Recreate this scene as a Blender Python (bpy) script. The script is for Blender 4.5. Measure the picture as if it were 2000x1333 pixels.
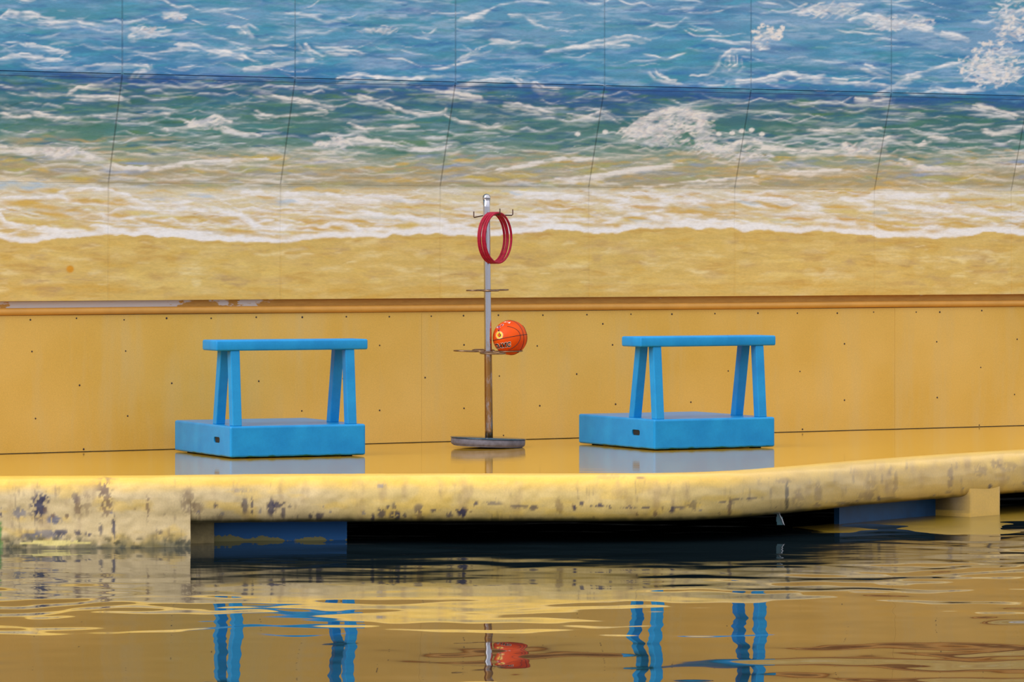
import bpy, bmesh, math, random
import numpy as np
from mathutils import Vector, Matrix

for o in list(bpy.data.objects):
    bpy.data.objects.remove(o, do_unlink=True)
scene = bpy.context.scene
COL = scene.collection
random.seed(7)
RNG = np.random.default_rng(11)

# ------------------------------------------------------------------ camera
F = 8000.0        # focal length in pixels of the 2000 x 1333 frame
HZ = 490.0        # pixel row of the horizon
EYE = 1.357       # eye height above the deck
cam_d = bpy.data.cameras.new('camera')
cam = bpy.data.objects.new('camera', cam_d)
COL.objects.link(cam)
cam.location = (0, 0, EYE)
cam.rotation_euler = (math.pi / 2, 0, 0)
cam_d.sensor_width = 36
cam_d.lens = F / 2000 * 36
cam_d.shift_y = -(666.5 - HZ) / 2000
cam_d.clip_end = 300
scene.camera = cam

# ------------------------------------------------------------------ sky: plain overcast dome
world = bpy.data.worlds.new('overcast_sky')
scene.world = world
world.use_nodes = True
wn = world.node_tree
wn.nodes.clear()
w_out = wn.nodes.new('ShaderNodeOutputWorld')
w_bg = wn.nodes.new('ShaderNodeBackground')
w_tc = wn.nodes.new('ShaderNodeTexCoord')
w_sep = wn.nodes.new('ShaderNodeSeparateXYZ')
w_rmp = wn.nodes.new('ShaderNodeValToRGB')
wn.links.new(w_tc.outputs['Generated'], w_sep.inputs[0])
w_map = wn.nodes.new('ShaderNodeMapRange')
w_map.inputs['From Min'].default_value = -1.0
wn.links.new(w_sep.outputs['Z'], w_map.inputs['Value'])
wn.links.new(w_map.outputs[0], w_rmp.inputs[0])
wn.links.new(w_rmp.outputs[0], w_bg.inputs['Color'])
wn.links.new(w_bg.outputs[0], w_out.inputs[0])
cr = w_rmp.color_ramp
cr.elements[0].position = 0.49          # ground and stands below the horizon
cr.elements[0].color = (0.16, 0.15, 0.14, 1)
_e = cr.elements.new(0.515)             # overcast horizon
_e.color = (0.66, 0.69, 0.74, 1)
cr.elements[2].position = 1.0
cr.elements[2].color = (1.0, 1.0, 1.0, 1)
w_bg.inputs['Strength'].default_value = 1.0

# sun behind thin cloud: very wide and soft, high on the left in front of the wall
sun_d = bpy.data.lights.new('hazy_sun', 'SUN')
sun_d.energy = 2.2
sun_d.angle = math.radians(60)
sun_d.color = (1.0, 0.97, 0.92)
sun = bpy.data.objects.new('hazy_sun', sun_d)
COL.objects.link(sun)
sun.location = (-10, 5, 18)
sun.rotation_euler = Vector((0.95, 0.62, -0.85)).to_track_quat('-Z', 'Y').to_euler()

scene.view_settings.view_transform = 'Standard'
scene.view_settings.look = 'None'
scene.view_settings.gamma = 1
scene.view_settings.use_curve_mapping = False
scene.view_settings.exposure = 0.52

# ------------------------------------------------------------------ helpers
def s2l(c):
    c = np.asarray(c, dtype=float) / 255.0
    return np.where(c <= 0.04045, c / 12.92, ((c + 0.055) / 1.055) ** 2.4)

def lin(r, g, b):
    v = s2l((r, g, b))
    return (float(v[0]), float(v[1]), float(v[2]), 1.0)

def at(px, py, d):
    """point seen at pixel (px, py), d metres away along the view"""
    return Vector(((px - 1000) / F * d, d, EYE - (py - HZ) / F * d))

def ground(px, py, z=0.0):
    d = F * (EYE - z) / (py - HZ)
    return Vector(((px - 1000) / F * d, d, z))

def link(o, parent=None):
    COL.objects.link(o)
    if parent is not None:
        o.parent = parent
    return o

def tag(o, label=None, cat=None, group=None, kind=None):
    if label: o['label'] = label
    if cat: o['category'] = cat
    if group: o['group'] = group
    if kind: o['kind'] = kind
    return o

def empty(name, loc, rz=0.0):
    o = bpy.data.objects.new(name, None)
    o.empty_display_size = 0.1
    o.location = loc
    o.rotation_euler = (0, 0, rz)
    return link(o)

def bm_obj(name, bm, mat, parent=None, smooth=False):
    me = bpy.data.meshes.new(name)
    bm.normal_update()
    bm.to_mesh(me)
    bm.free()
    if mat: me.materials.append(mat)
    if smooth:
        me.polygons.foreach_set('use_smooth', [True] * len(me.polygons))
    return link(bpy.data.objects.new(name, me), parent)

def grid_obj(name, P, mat, parent=None, colors=None, smooth=True, flip=False):
    """P: (rows, cols, 3) array of points -> quad grid, optional linear colours (rows, cols, 3)"""
    R, C = P.shape[:2]
    idx = np.arange(R * C).reshape(R, C)
    q = np.stack([idx[:-1, :-1], idx[:-1, 1:], idx[1:, 1:], idx[1:, :-1]], -1).reshape(-1, 4)
    if flip: q = q[:, ::-1]
    me = bpy.data.meshes.new(name)
    me.vertices.add(R * C)
    me.vertices.foreach_set('co', P.reshape(-1).astype(np.float32))
    n = len(q)
    me.loops.add(n * 4)
    me.loops.foreach_set('vertex_index', q.reshape(-1).astype(np.int32))
    me.polygons.add(n)
    me.polygons.foreach_set('loop_start', np.arange(0, n * 4, 4, dtype=np.int32))
    me.polygons.foreach_set('use_smooth', np.full(n, smooth))
    me.update(calc_edges=True)
    if colors is not None:
        ca = me.color_attributes.new('paint', 'FLOAT_COLOR', 'POINT')
        c4 = np.ones((R * C, 4), np.float32)
        c4[:, :3] = np.clip(colors.reshape(-1, 3), 0, 1)
        ca.data.foreach_set('color', c4.reshape(-1))
    me.materials.append(mat)
    return link(bpy.data.objects.new(name, me), parent)

def box_bm(bm, x0, x1, y0, y1, z0, z1):
    vs = [bm.verts.new((x, y, z)) for z in (z0, z1) for y in (y0, y1) for x in (x0, x1)]
    for f in ((0, 2, 3, 1), (4, 5, 7, 6), (0, 1, 5, 4), (2, 6, 7, 3), (0, 4, 6, 2), (1, 3, 7, 5)):
        bm.faces.new([vs[i] for i in f])
    return vs

def tube_bm(bm, pts, r, seg=10, closed=False, cap=True):
    pts = [Vector(p) for p in pts]
    n = len(pts)
    rings = []
    prev = None
    for i, p in enumerate(pts):
        if closed:
            t = (pts[(i + 1) % n] - pts[i - 1]).normalized()
        else:
            t = (pts[min(i + 1, n - 1)] - pts[max(i - 1, 0)]).normalized()
        if prev is None:
            up = Vector((0, 0, 1)) if abs(t.z) < 0.9 else Vector((1, 0, 0))
            a = t.cross(up).normalized()
        else:
            a = (prev - t * prev.dot(t)).normalized()
        prev = a
        b = t.cross(a)
        rr = r[i] if isinstance(r, (list, tuple)) else r
        rings.append([bm.verts.new(p + (a * math.cos(k * 2 * math.pi / seg) + b * math.sin(k * 2 * math.pi / seg)) * rr) for k in range(seg)])
    m = n if closed else n - 1
    for i in range(m):
        A, B = rings[i], rings[(i + 1) % n]
        for k in range(seg):
            bm.faces.new((A[k], A[(k + 1) % seg], B[(k + 1) % seg], B[k]))
    if cap and not closed:
        bm.faces.new(rings[0][::-1])
        bm.faces.new(rings[-1])

def lathe_bm(bm, prof, seg=48):
    """prof: (r, z) pairs from bottom to top, r = 0 closes"""
    rings = []
    for r, z in prof:
        if r <= 1e-6:
            rings.append([bm.verts.new((0, 0, z))])
        else:
            rings.append([bm.verts.new((r * math.cos(k * 2 * math.pi / seg), r * math.sin(k * 2 * math.pi / seg), z)) for k in range(seg)])
    for A, B in zip(rings[:-1], rings[1:]):
        for k in range(seg):
            k2 = (k + 1) % seg
            if len(A) == 1: bm.faces.new((A[0], B[k2], B[k])[::-1])
            elif len(B) == 1: bm.faces.new((A[k], A[k2], B[0]))
            else: bm.faces.new((A[k], A[k2], B[k2], B[k]))

# value noise on arrays
_tab = RNG.random((16, 256, 256))
def vn(x, y, seed=0):
    T = _tab[seed % 16]
    xi = np.floor(x).astype(int); yi = np.floor(y).astype(int)
    fx = x - xi; fy = y - yi
    fx = fx * fx * (3 - 2 * fx); fy = fy * fy * (3 - 2 * fy)
    a = T[yi & 255, xi & 255]; b = T[yi & 255, (xi + 1) & 255]
    c = T[(yi + 1) & 255, xi & 255]; d = T[(yi + 1) & 255, (xi + 1) & 255]
    return (a * (1 - fx) + b * fx) * (1 - fy) + (c * (1 - fx) + d * fx) * fy

def fbm(x, y, seed=0, oct=4):
    s = 0; a = 0.5; t = 0
    for i in range(oct):
        s = s + a * vn(x * 2 ** i + 17.3 * i, y * 2 ** i + 5.1 * i, seed + i); t += a; a *= 0.5
    return s / t

def sst(a, b, x):
    t = np.clip((x - a) / (b - a), 0, 1)
    return t * t * (3 - 2 * t)

# ------------------------------------------------------------------ materials
def new_mat(name):
    m = bpy.data.materials.new(name)
    m.use_nodes = True
    nt = m.node_tree
    return m, nt, nt.nodes['Principled BSDF']

def mix(nt, fac, a, b, mode='MIX'):
    n = nt.nodes.new('ShaderNodeMix')
    n.data_type = 'RGBA'; n.blend_type = mode
    for s, v in ((0, fac), (6, a), (7, b)):
        if hasattr(v, 'default_value'): nt.links.new(v, n.inputs[s])
        else: n.inputs[s].default_value = v
    return n.outputs[2]

def ramp(nt, src, p0, p1, c0=(0, 0, 0, 1), c1=(1, 1, 1, 1)):
    r = nt.nodes.new('ShaderNodeValToRGB')
    r.color_ramp.elements[0].position = p0; r.color_ramp.elements[0].color = c0
    r.color_ramp.elements[1].position = p1; r.color_ramp.elements[1].color = c1
    nt.links.new(src, r.inputs[0])
    return r.outputs[0]

def noise(nt, scale, detail=4, rough=0.55, stretch=(1, 1, 1), rotz=0.0, coord='Object', loc=(0, 0, 0)):
    tc = nt.nodes.new('ShaderNodeTexCoord')
    mp = nt.nodes.new('ShaderNodeMapping')
    mp.inputs['Scale'].default_value = stretch
    mp.inputs['Rotation'].default_value = (0, 0, rotz)
    mp.inputs['Location'].default_value = loc
    nz = nt.nodes.new('ShaderNodeTexNoise')
    nz.inputs['Scale'].default_value = scale
    nz.inputs['Detail'].default_value = detail
    nz.inputs['Roughness'].default_value = rough
    nt.links.new(tc.outputs[coord], mp.inputs[0])
    nt.links.new(mp.outputs[0], nz.inputs['Vector'])
    return nz.outputs['Fac']

def bump(nt, bsdf, h, strength=0.3, dist=0.01, socket='Normal'):
    b = nt.nodes.new('ShaderNodeBump')
    b.inputs['Strength'].default_value = strength
    b.inputs['Distance'].default_value = dist
    nt.links.new(h, b.inputs['Height'])
    nt.links.new(b.outputs[0], bsdf.inputs[socket])

ALPHA = math.atan(0.603)          # the wall runs away to the right at this angle
U = np.array([math.cos(ALPHA), math.sin(ALPHA)])
N = np.array([math.sin(ALPHA), -math.cos(ALPHA)])
W0 = np.array([0.0, 29.35])

def painted_mat(name, grain=0.10, rough=0.6, stretch=(1, 1, 1), scale=60, bumpy=0.15):
    m, nt, b = new_mat(name)
    at_ = nt.nodes.new('ShaderNodeAttribute'); at_.attribute_name = 'paint'
    n1 = noise(nt, scale, 5, 0.65, stretch, -ALPHA)
    g = ramp(nt, n1, 0.25, 0.75, (1 - grain, 1 - grain, 1 - grain, 1), (1 + grain, 1 + grain, 1 + grain, 1))
    c = mix(nt, 1.0, at_.outputs['Color'], g, 'MULTIPLY')
    nt.links.new(c, b.inputs['Base Color'])
    b.inputs['Roughness'].default_value = rough
    if bumpy: bump(nt, b, n1, bumpy, 0.004)
    return m

M_mural = painted_mat('mural_paint', 0.10, 0.62, (1, 1, 3.0), 30, 0.18)
M_edge = painted_mat('worn_yellow_coating', 0.09, 0.42, (1, 1, 0.8), 90, 0.12)
_b = M_edge.node_tree.nodes['Principled BSDF']
_b.inputs['Coat Weight'].default_value = 0.7
_b.inputs['Coat Roughness'].default_value = 0.16

def yellow_wall_mat():
    m, nt, b = new_mat('mustard_wall_paint')
    n1 = noise(nt, 1.3, 3, 0.5, (1, 1, 1))
    n2 = noise(nt, 5, 4, 0.6, (1, 1, 0.14))
    n3 = noise(nt, 160, 3, 0.7)
    c = ramp(nt, n1, 0.3, 0.7, lin(206, 163, 68), lin(216, 176, 92))
    c = mix(nt, ramp(nt, n2, 0.50, 0.80), c, lin(206, 174, 106))
    g = ramp(nt, n3, 0.3, 0.7, (0.90, 0.90, 0.90, 1), (1.08, 1.08, 1.08, 1))
    c = mix(nt, 1.0, c, g, 'MULTIPLY')
    nt.links.new(c, b.inputs['Base Color'])
    b.inputs['Roughness'].default_value = 0.5
    b.inputs['Specular IOR Level'].default_value = 0.3
    bump(nt, b, n3, 0.08, 0.003)
    return m
M_wall = yellow_wall_mat()

def recess_mat():
    m, nt, b = new_mat('recess_strip_paint')
    n1 = noise(nt, 10, 5, 0.65, (1, 1, 6), -ALPHA)
    n2 = noise(nt, 3, 5, 0.6, (1, 1, 3), -ALPHA, loc=(2, 0, 0))
    tc = nt.nodes.new('ShaderNodeTexCoord'); sp = nt.nodes.new('ShaderNodeSeparateXYZ')
    nt.links.new(tc.outputs['Object'], sp.inputs[0])
    mr = nt.nodes.new('ShaderNodeMapRange')      # chipped only along the left stretch
    mr.inputs['From Min'].default_value = -1.2; mr.inputs['From Max'].default_value = -2.6
    mr.inputs['To Min'].default_value = -0.14; mr.inputs['To Max'].default_value = 0.16
    nt.links.new(sp.outputs['X'], mr.inputs['Value'])
    ad = nt.nodes.new('ShaderNodeMath'); ad.operation = 'ADD'
    nt.links.new(n2, ad.inputs[0]); nt.links.new(mr.outputs[0], ad.inputs[1])
    chip = ramp(nt, ad.outputs[0], 0.56, 0.58)
    base = ramp(nt, n1, 0.3, 0.7, lin(178, 128, 48), lin(196, 146, 62))
    c = mix(nt, chip, base, lin(205, 198, 200))
    nt.links.new(c, b.inputs['Base Color'])
    b.inputs['Roughness'].default_value = 0.6
    return m
M_recess = recess_mat()

def simple(name, col, rough=0.5, metal=0.0, nscale=None, amt=0.1, bstr=0.0, spec=0.5, stretch=(1, 1, 1)):
    m, nt, b = new_mat(name)
    if nscale:
        n1 = noise(nt, nscale, 4, 0.6, stretch)
        lo = tuple(v * (1 - amt) for v in col[:3]) + (1,); hi = tuple(min(1, v * (1 + amt)) for v in col[:3]) + (1,)
        nt.links.new(ramp(nt, n1, 0.3, 0.7, lo, hi), b.inputs['Base Color'])
        if bstr: bump(nt, b, n1, bstr, 0.003)
    else:
        b.inputs['Base Color'].default_value = col
    b.inputs['Roughness'].default_value = rough
    b.inputs['Metallic'].default_value = metal
    b.inputs['Specular IOR Level'].default_value = spec
    return m

M_bead = simple('bead_paint', lin(206, 150, 66), 0.5, 0, 6, 0.08)
M_nail = simple('rusty_nail', lin(52, 38, 34), 0.6)
M_dark = simple('dark_concrete', lin(38, 40, 46), 0.8, 0, 5, 0.2)
M_backing = simple('grey_backing', lin(110, 115, 115), 0.8, 0, 8, 0.1)

def deck_mat():
    m, nt, b = new_mat('wet_yellow_deck')
    n1 = noise(nt, 3.0, 4, 0.6, (1, 4, 1), -ALPHA * 0.4)
    c = ramp(nt, n1, 0.3, 0.72, lin(186, 140, 40), lin(200, 156, 58))
    nt.links.new(c, b.inputs['Base Color'])
    b.inputs['Roughness'].default_value = 0.06
    b.inputs['IOR'].default_value = 1.5
    n2 = noise(nt, 7.0, 3, 0.5, (0.22, 1.6, 1), -0.2)
    bump(nt, b, n2, 0.20, 0.004)
    return m
M_deck = deck_mat()

def blue_mat(name, seed):
    m, nt, b = new_mat(name)
    n1 = noise(nt, 6, 5, 0.6, loc=(seed, 0, 0))
    n2 = noise(nt, 130, 3, 0.7, loc=(seed, 0, 0))
    c = ramp(nt, n1, 0.3, 0.75, lin(4, 124, 192), lin(24, 144, 208))
    g = ramp(nt, n2, 0.3, 0.7, (0.93, 0.93, 0.93, 1), (1.06, 1.06, 1.06, 1))
    c = mix(nt, 1.0, c, g, 'MULTIPLY')
    nt.links.new(c, b.inputs['Base Color'])
    b.inputs['Roughness'].default_value = 0.45
    b.inputs['Specular IOR Level'].default_value = 0.3
    bump(nt, b, n2, 0.06, 0.002)
    return m, nt, b, c
M_blue = blue_mat('blue_gloss_paint', 0)[0]

def blue_base_mat():
    m, nt, b, c = blue_mat('blue_base_paint', 4)
    tc = nt.nodes.new('ShaderNodeTexCoord'); sp = nt.nodes.new('ShaderNodeSeparateXYZ')
    nt.links.new(tc.outputs['Object'], sp.inputs[0])
    n = noise(nt, 9, 4, 0.6)
    ma = nt.nodes.new('ShaderNodeMath'); ma.operation = 'MULTIPLY_ADD'
    nt.links.new(n, ma.inputs[0]); ma.inputs[1].default_value = 0.05
    nt.links.new(sp.outputs['Z'], ma.inputs[2])
    alg = ramp(nt, ma.outputs[0], 0.034, 0.040, (1, 1, 1, 1), (0, 0, 0, 1))   # algae line along the foot
    c2 = mix(nt, alg, c, lin(24, 92, 70))
    nt.links.new(c2, b.inputs['Base Color'])
    b.inputs['Roughness'].default_value = 0.3
    return m
M_blue_base = blue_base_mat()
M_rubber = simple('black_rubber', lin(16, 18, 18), 0.7)

def steel_mat():
    m, nt, b = new_mat('stained_steel')
    tc = nt.nodes.new('ShaderNodeTexCoord'); sp = nt.nodes.new('ShaderNodeSeparateXYZ')
    nt.links.new(tc.outputs['Object'], sp.inputs[0])
    n1 = noise(nt, 30, 5, 0.7, (1, 1, 0.3))
    mr = nt.nodes.new('ShaderNodeMapRange')
    mr.inputs['From Min'].default_value = 0.78; mr.inputs['From Max'].default_value = 0.58
    mr.inputs['To Min'].default_value = -0.22; mr.inputs['To Max'].default_value = 0.22
    nt.links.new(sp.outputs['Z'], mr.inputs['Value'])
    ad = nt.nodes.new('ShaderNodeMath'); ad.operation = 'ADD'
    nt.links.new(n1, ad.inputs[0]); nt.links.new(mr.outputs[0], ad.inputs[1])
    f = ramp(nt, ad.outputs[0], 0.42, 0.72)
    nt.links.new(mix(nt, f, lin(196, 194, 204), lin(150, 108, 62)), b.inputs['Base Color'])
    b.inputs['Metallic'].default_value = 1.0
    rr = ramp(nt, f, 0, 1, (0.17, 0.17, 0.17, 1), (0.36, 0.36, 0.36, 1))
    nt.links.new(rr, b.inputs['Roughness'])
    return m
M_steel = steel_mat()
M_rod = simple('brown_stained_rod', lin(132, 106, 84), 0.35, 0.9, 40, 0.35)
M_hook = simple('dark_rusted_rod', lin(84, 62, 54), 0.45, 0.7, 60, 0.3)
M_disc = simple('grey_worn_base', lin(104, 100, 112), 0.6, 0, 28, 0.32, 0.3)
M_mat_top = simple('wet_teal_plate', lin(28, 62, 84), 0.08, 0, 12, 0.2)

def ring_mat():
    m, nt, b = new_mat('crimson_ring_tape')
    n1 = noise(nt, 45, 4, 0.7)
    n2 = noise(nt, 160, 2, 0.5)
    c = ramp(nt, n1, 0.35, 0.68, lin(140, 4, 36), lin(176, 14, 56))
    c = mix(nt, ramp(nt, n2, 0.66, 0.74), c, lin(200, 120, 140))
    nt.links.new(c, b.inputs['Base Color'])
    b.inputs['Roughness'].default_value = 0.5
    b.inputs['Specular IOR Level'].default_value = 0.25
    return m
M_ring = ring_mat()

def ball_mat():
    m, nt, b = new_mat('orange_pebbled_rubber')
    n1 = noise(nt, 7, 3, 0.5)
    nt.links.new(ramp(nt, n1, 0.3, 0.7, lin(206, 62, 2), lin(220, 80, 4)), b.inputs['Base Color'])
    vo = nt.nodes.new('ShaderNodeTexVoronoi'); vo.inputs['Scale'].default_value = 220
    tc = nt.nodes.new('ShaderNodeTexCoord'); nt.links.new(tc.outputs['Object'], vo.inputs['Vector'])
    bump(nt, b, vo.outputs['Distance'], 0.12, 0.001)
    b.inputs['Roughness'].default_value = 0.5
    b.inputs['Specular IOR Level'].default_value = 0.18
    return m
M_ball = ball_mat()
M_seam = simple('black_seam_rubber', lin(40, 14, 10), 0.5)
M_ink_black = simple('black_ink', lin(16, 14, 18), 0.4)
M_ink_white = simple('white_ink', lin(232, 214, 210), 0.4)
M_ink_yellow = simple('yellow_ink', lin(246, 196, 30), 0.4)
M_ink_cream = simple('cream_ink', lin(248, 226, 160), 0.4)
M_ink_red = simple('red_ink', lin(196, 22, 50), 0.4)
M_ink_grey = simple('lilac_grey_ink', lin(196, 176, 190), 0.4)
M_ink_orange = simple('dark_orange_ink', lin(206, 74, 14), 0.4)

def water_mat():
    m, nt, b = new_mat('pool_water')
    b.inputs['Base Color'].default_value = (0.006, 0.012, 0.016, 1)
    b.inputs['Roughness'].default_value = 0.015
    b.inputs['IOR'].default_value = 1.30
    return m
M_water = water_mat()

def support_mat():
    m, nt, b = new_mat('blue_support_peeling')
    tc = nt.nodes.new('ShaderNodeTexCoord'); sp = nt.nodes.new('ShaderNodeSeparateXYZ')
    nt.links.new(tc.outputs['Object'], sp.inputs[0])
    n = noise(nt, 7, 5, 0.6)
    ma = nt.nodes.new('ShaderNodeMath'); ma.operation = 'MULTIPLY_ADD'
    nt.links.new(n, ma.inputs[0]); ma.inputs[1].default_value = 0.16
    nt.links.new(sp.outputs['Z'], ma.inputs[2])
    f = ramp(nt, ma.outputs[0], 0.0, 0.004, (1, 1, 1, 1), (0, 0, 0, 1))
    # ramp input is shifted so that 0 lies a little above the water line
    ma2 = nt.nodes.new('ShaderNodeMath'); ma2.operation = 'ADD'; ma2.inputs[1].default_value = 0.328
    nt.links.new(ma.outputs[0], ma2.inputs[0]); nt.links.new(ma2.outputs[0], f.node.inputs[0])
    c = mix(nt, f, lin(16, 100, 172), lin(150, 142, 88))
    nt.links.new(c, b.inputs['Base Color'])
    b.inputs['Roughness'].default_value = 0.6
    return m
M_support = support_mat()

# ------------------------------------------------------------------ wall geometry helpers
def wall_s(px, off=0.0):
    """wall coordinate s of the vertical line at pixel px on the wall plane pushed out by off"""
    px = np.asarray(px, float)
    k = (px - 1000) / F
    # (W0 + s U + off N).x = k * (..).y
    bx = W0[0] + off * N[0]; by = W0[1] + off * N[1]
    return (k * by - bx) / (U[0] - k * U[1])

def wall_pt(s, z, off):
    s = np.asarray(s, float); z = np.asarray(z, float); off = np.asarray(off, float)
    s, z, off = np.broadcast_arrays(s, z, off)
    return np.stack([W0[0] + s * U[0] + off * N[0], W0[1] + s * U[1] + off * N[1], z], -1)

def project(P):
    d = P[..., 1]
    return 1000 + P[..., 0] / d * F, HZ + (EYE - P[..., 2]) / d * F

def wall_hit(px, py, off=0.0):
    s = float(wall_s(px, off))
    p = wall_pt(s, 0, off)
    return s, EYE - (py - HZ) / F * float(p[1])

# ------------------------------------------------------------------ the painted sea: a procedural brush painter
CX0, CX1, CY0, CY1, CS = -620, 2640, -140, 620, 2.0
XS = np.arange(CX0, CX1, CS); YS = np.arange(CY0, CY1, CS)
PX, PY = np.meshgrid(XS, YS)
H_, W_ = PX.shape
KEYS = [(-140, (104, 156, 196)), (20, (92, 154, 190)), (70, (78, 148, 186)), (120, (66, 140, 182)), (158, (56, 128, 182)),
        (172, (46, 100, 170)), (190, (48, 98, 152)), (212, (56, 112, 142)), (245, (66, 120, 130)), (278, (84, 134, 130)),
        (302, (122, 154, 146)), (322, (156, 166, 146)), (342, (168, 162, 138)), (364, (170, 162, 132)),  # darker down to the fold: the leaning sheet's shade put into the paint
        (372, (218, 208, 182)), (400, (220, 204, 166)), (432, (214, 184, 116)), (470, (214, 180, 104)), (620, (208, 168, 80))]
ky = np.array([k for k, _ in KEYS], float); kc = s2l(np.array([c for _, c in KEYS], float))
warp = (fbm(PX / 190, PY / 46, 1) - 0.5) * 60 * sst(380, 250, PY) + 26 * sst(420, -60, PX) * sst(210, 290, PY) * sst(372, 350, PY)
# the colour of the seam row is fixed: the joint falls from left to right across the wall
seam_y = np.interp(PX, [-620, 0, 650, 2000, 2640], [116, 136, 155, 190, 204])
yy = PY + warp - (seam_y - 165) * sst(330, 200, PY)
CAN = np.stack([np.interp(yy, ky, kc[:, i]) for i in range(3)], -1)
_m = sst(0.5, 0.75, fbm(PX / 120, PY / 26, 13))[..., None] * 0.55 * sst(300, 240, PY)[..., None]
CAN = CAN * (1 - _m) + s2l((60, 142, 158)) * _m
_m = sst(0.5, 0.75, fbm(PX / 150, PY / 30, 14) + 0.10 * sst(900, 1900, PX))[..., None] * 0.55 * sst(180, 130, PY)[..., None]
CAN = CAN * (1 - _m) + s2l((140, 172, 210)) * _m
_m = sst(0.52, 0.78, fbm(PX / 140, PY / 24, 15))[..., None] * 0.5 * sst(290, 210, PY)[..., None]
CAN = CAN * (1 - _m) + s2l((38, 98, 160)) * _m
DRY = fbm(PX / 26, PY / 2.6, 3, 3)          # dry-brush fibres lying along the strokes
DRY2 = fbm(PX / 70, PY / 5, 6, 3)

def blend(y0, y1, x0, x1, a, col):
    a = np.clip(a, 0, 1)[..., None]
    CAN[y0:y1, x0:x1] = CAN[y0:y1, x0:x1] * (1 - a) + col * a

R_ = RNG.uniform
def stroke(x, y, L, th, col, alpha, slope=0.0, arc=0.0, cusp=0.0, ncusp=1, dry=0.6, feather=0.0, ph=0.0):
    """one brush stroke y = f(x); cusp gives the scalloped line of a breaking ripple, feather a fading lower side"""
    pad = th + abs(arc) + abs(cusp) + feather + abs(slope) * L / 2 + 6
    i0 = max(0, int((x - L / 2 - CX0) / CS)); i1 = min(W_, int((x + L / 2 - CX0) / CS) + 2)
    j0 = max(0, int((y - pad - CY0) / CS)); j1 = min(H_, int((y + pad - CY0) / CS) + 2)
    if i1 - i0 < 2 or j1 - j0 < 2: return
    X = PX[j0:j1, i0:i1]; Y = PY[j0:j1, i0:i1]
    t = np.clip((X - x) / (L / 2), -1, 1)
    yc = y + slope * (X - x) + arc * (t * t - 0.5)
    if cusp:
        ph2 = (t * 0.5 + 0.5) * ncusp + ph
        yc = yc + cusp * (np.abs(np.sin(math.pi * ph2)) - 0.5)
    yc = yc + (vn(X / 23 + x * 0.37, X * 0 + y * 0.61, 9) - 0.5) * 7
    w = th * (1 - t * t) ** 0.6 * (0.45 + 0.9 * vn(X / 15 + y, X * 0 + x * 0.11, 10))
    e = Y - yc
    up = sst(w + 1.2, w * 0.4 - 0.6, -e)
    dn = sst(w + 1.2 + feather, w * 0.4 - 0.6, e)
    a = np.where(e < 0, up, dn ** (1.0 if feather == 0 else 1.6)) * (1 - np.abs(t) ** 4)
    D = DRY[j0:j1, i0:i1]
    a = a * alpha * (1 - dry + dry * sst(0.30, 0.62, D) * 1.35)
    blend(j0, j1, i0, i1, a, col)

def poly(pts, th, col, alpha=0.9, dry=0.35, feather=0.0, wob=2.0):
    """brush line through given points on the wall"""
    pts = np.array(pts, float)
    pad = th + feather + 6
    i0 = max(0, int((pts[:, 0].min() - pad - CX0) / CS)); i1 = min(W_, int((pts[:, 0].max() + pad - CX0) / CS) + 2)
    j0 = max(0, int((pts[:, 1].min() - pad - CY0) / CS)); j1 = min(H_, int((pts[:, 1].max() + pad - CY0) / CS) + 2)
    X = PX[j0:j1, i0:i1]; Y = PY[j0:j1, i0:i1]
    X = X + (vn(X / 9, Y / 9, 4) - 0.5) * wob * 2; Y = Y + (vn(X / 11, Y / 7, 5) - 0.5) * wob * 2
    dm = np.full(X.shape, 1e9); tt = np.zeros(X.shape); below = np.zeros(X.shape)
    n = len(pts) - 1
    for k in range(n):
        a, b = pts[k], pts[k + 1]; v = b - a
        t = np.clip(((X - a[0]) * v[0] + (Y - a[1]) * v[1]) / (v @ v + 1e-9), 0, 1)
        qx = a[0] + t * v[0]; qy = a[1] + t * v[1]
        d = np.hypot(X - qx, Y - qy)
        m = d < dm
        dm = np.where(m, d, dm); tt = np.where(m, (k + t) / n, tt); below = np.where(m, Y - qy, below)
    w = th * (0.25 + 0.75 * np.sin(np.pi * np.clip(tt, 0.02, 0.98)) ** 0.5) * (0.5 + 0.9 * vn(X / 13, Y / 13, 8))
    a = np.where(below > 0, sst(w + 1.2 + feather, w * 0.4 - 0.6, dm), sst(w + 1.2, w * 0.4 - 0.6, dm))
    a = a * alpha * (1 - dry + dry * sst(0.3, 0.62, DRY[j0:j1, i0:i1]) * 1.3) * (0.35 + 0.65 * sst(0.2, 0.5, vn(X / 21, Y / 15, 2)))
    blend(j0, j1, i0, i1, a, col)

def foam(cx, cy, rx, ry, col, alpha=0.9, scale=9, thr=0.5):
    """a patch of thick broken foam"""
    i0 = max(0, int((cx - rx - CX0) / CS)); i1 = min(W_, int((cx + rx - CX0) / CS) + 2)
    j0 = max(0, int((cy - ry - CY0) / CS)); j1 = min(H_, int((cy + ry - CY0) / CS) + 2)
    if i1 - i0 < 2 or j1 - j0 < 2: return
    X = PX[j0:j1, i0:i1]; Y = PY[j0:j1, i0:i1]
    r = np.hypot((X - cx) / rx, (Y - cy) / ry)
    n = fbm(X / scale + Y / scale * 0.4, Y / (scale * 0.5), 12, 4)
    a = sst(thr, thr + 0.16, n + 0.35 * (1 - r) - 0.12) * sst(1.0, 0.6, r) * alpha
    blend(j0, j1, i0, i1, a, col)

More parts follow.
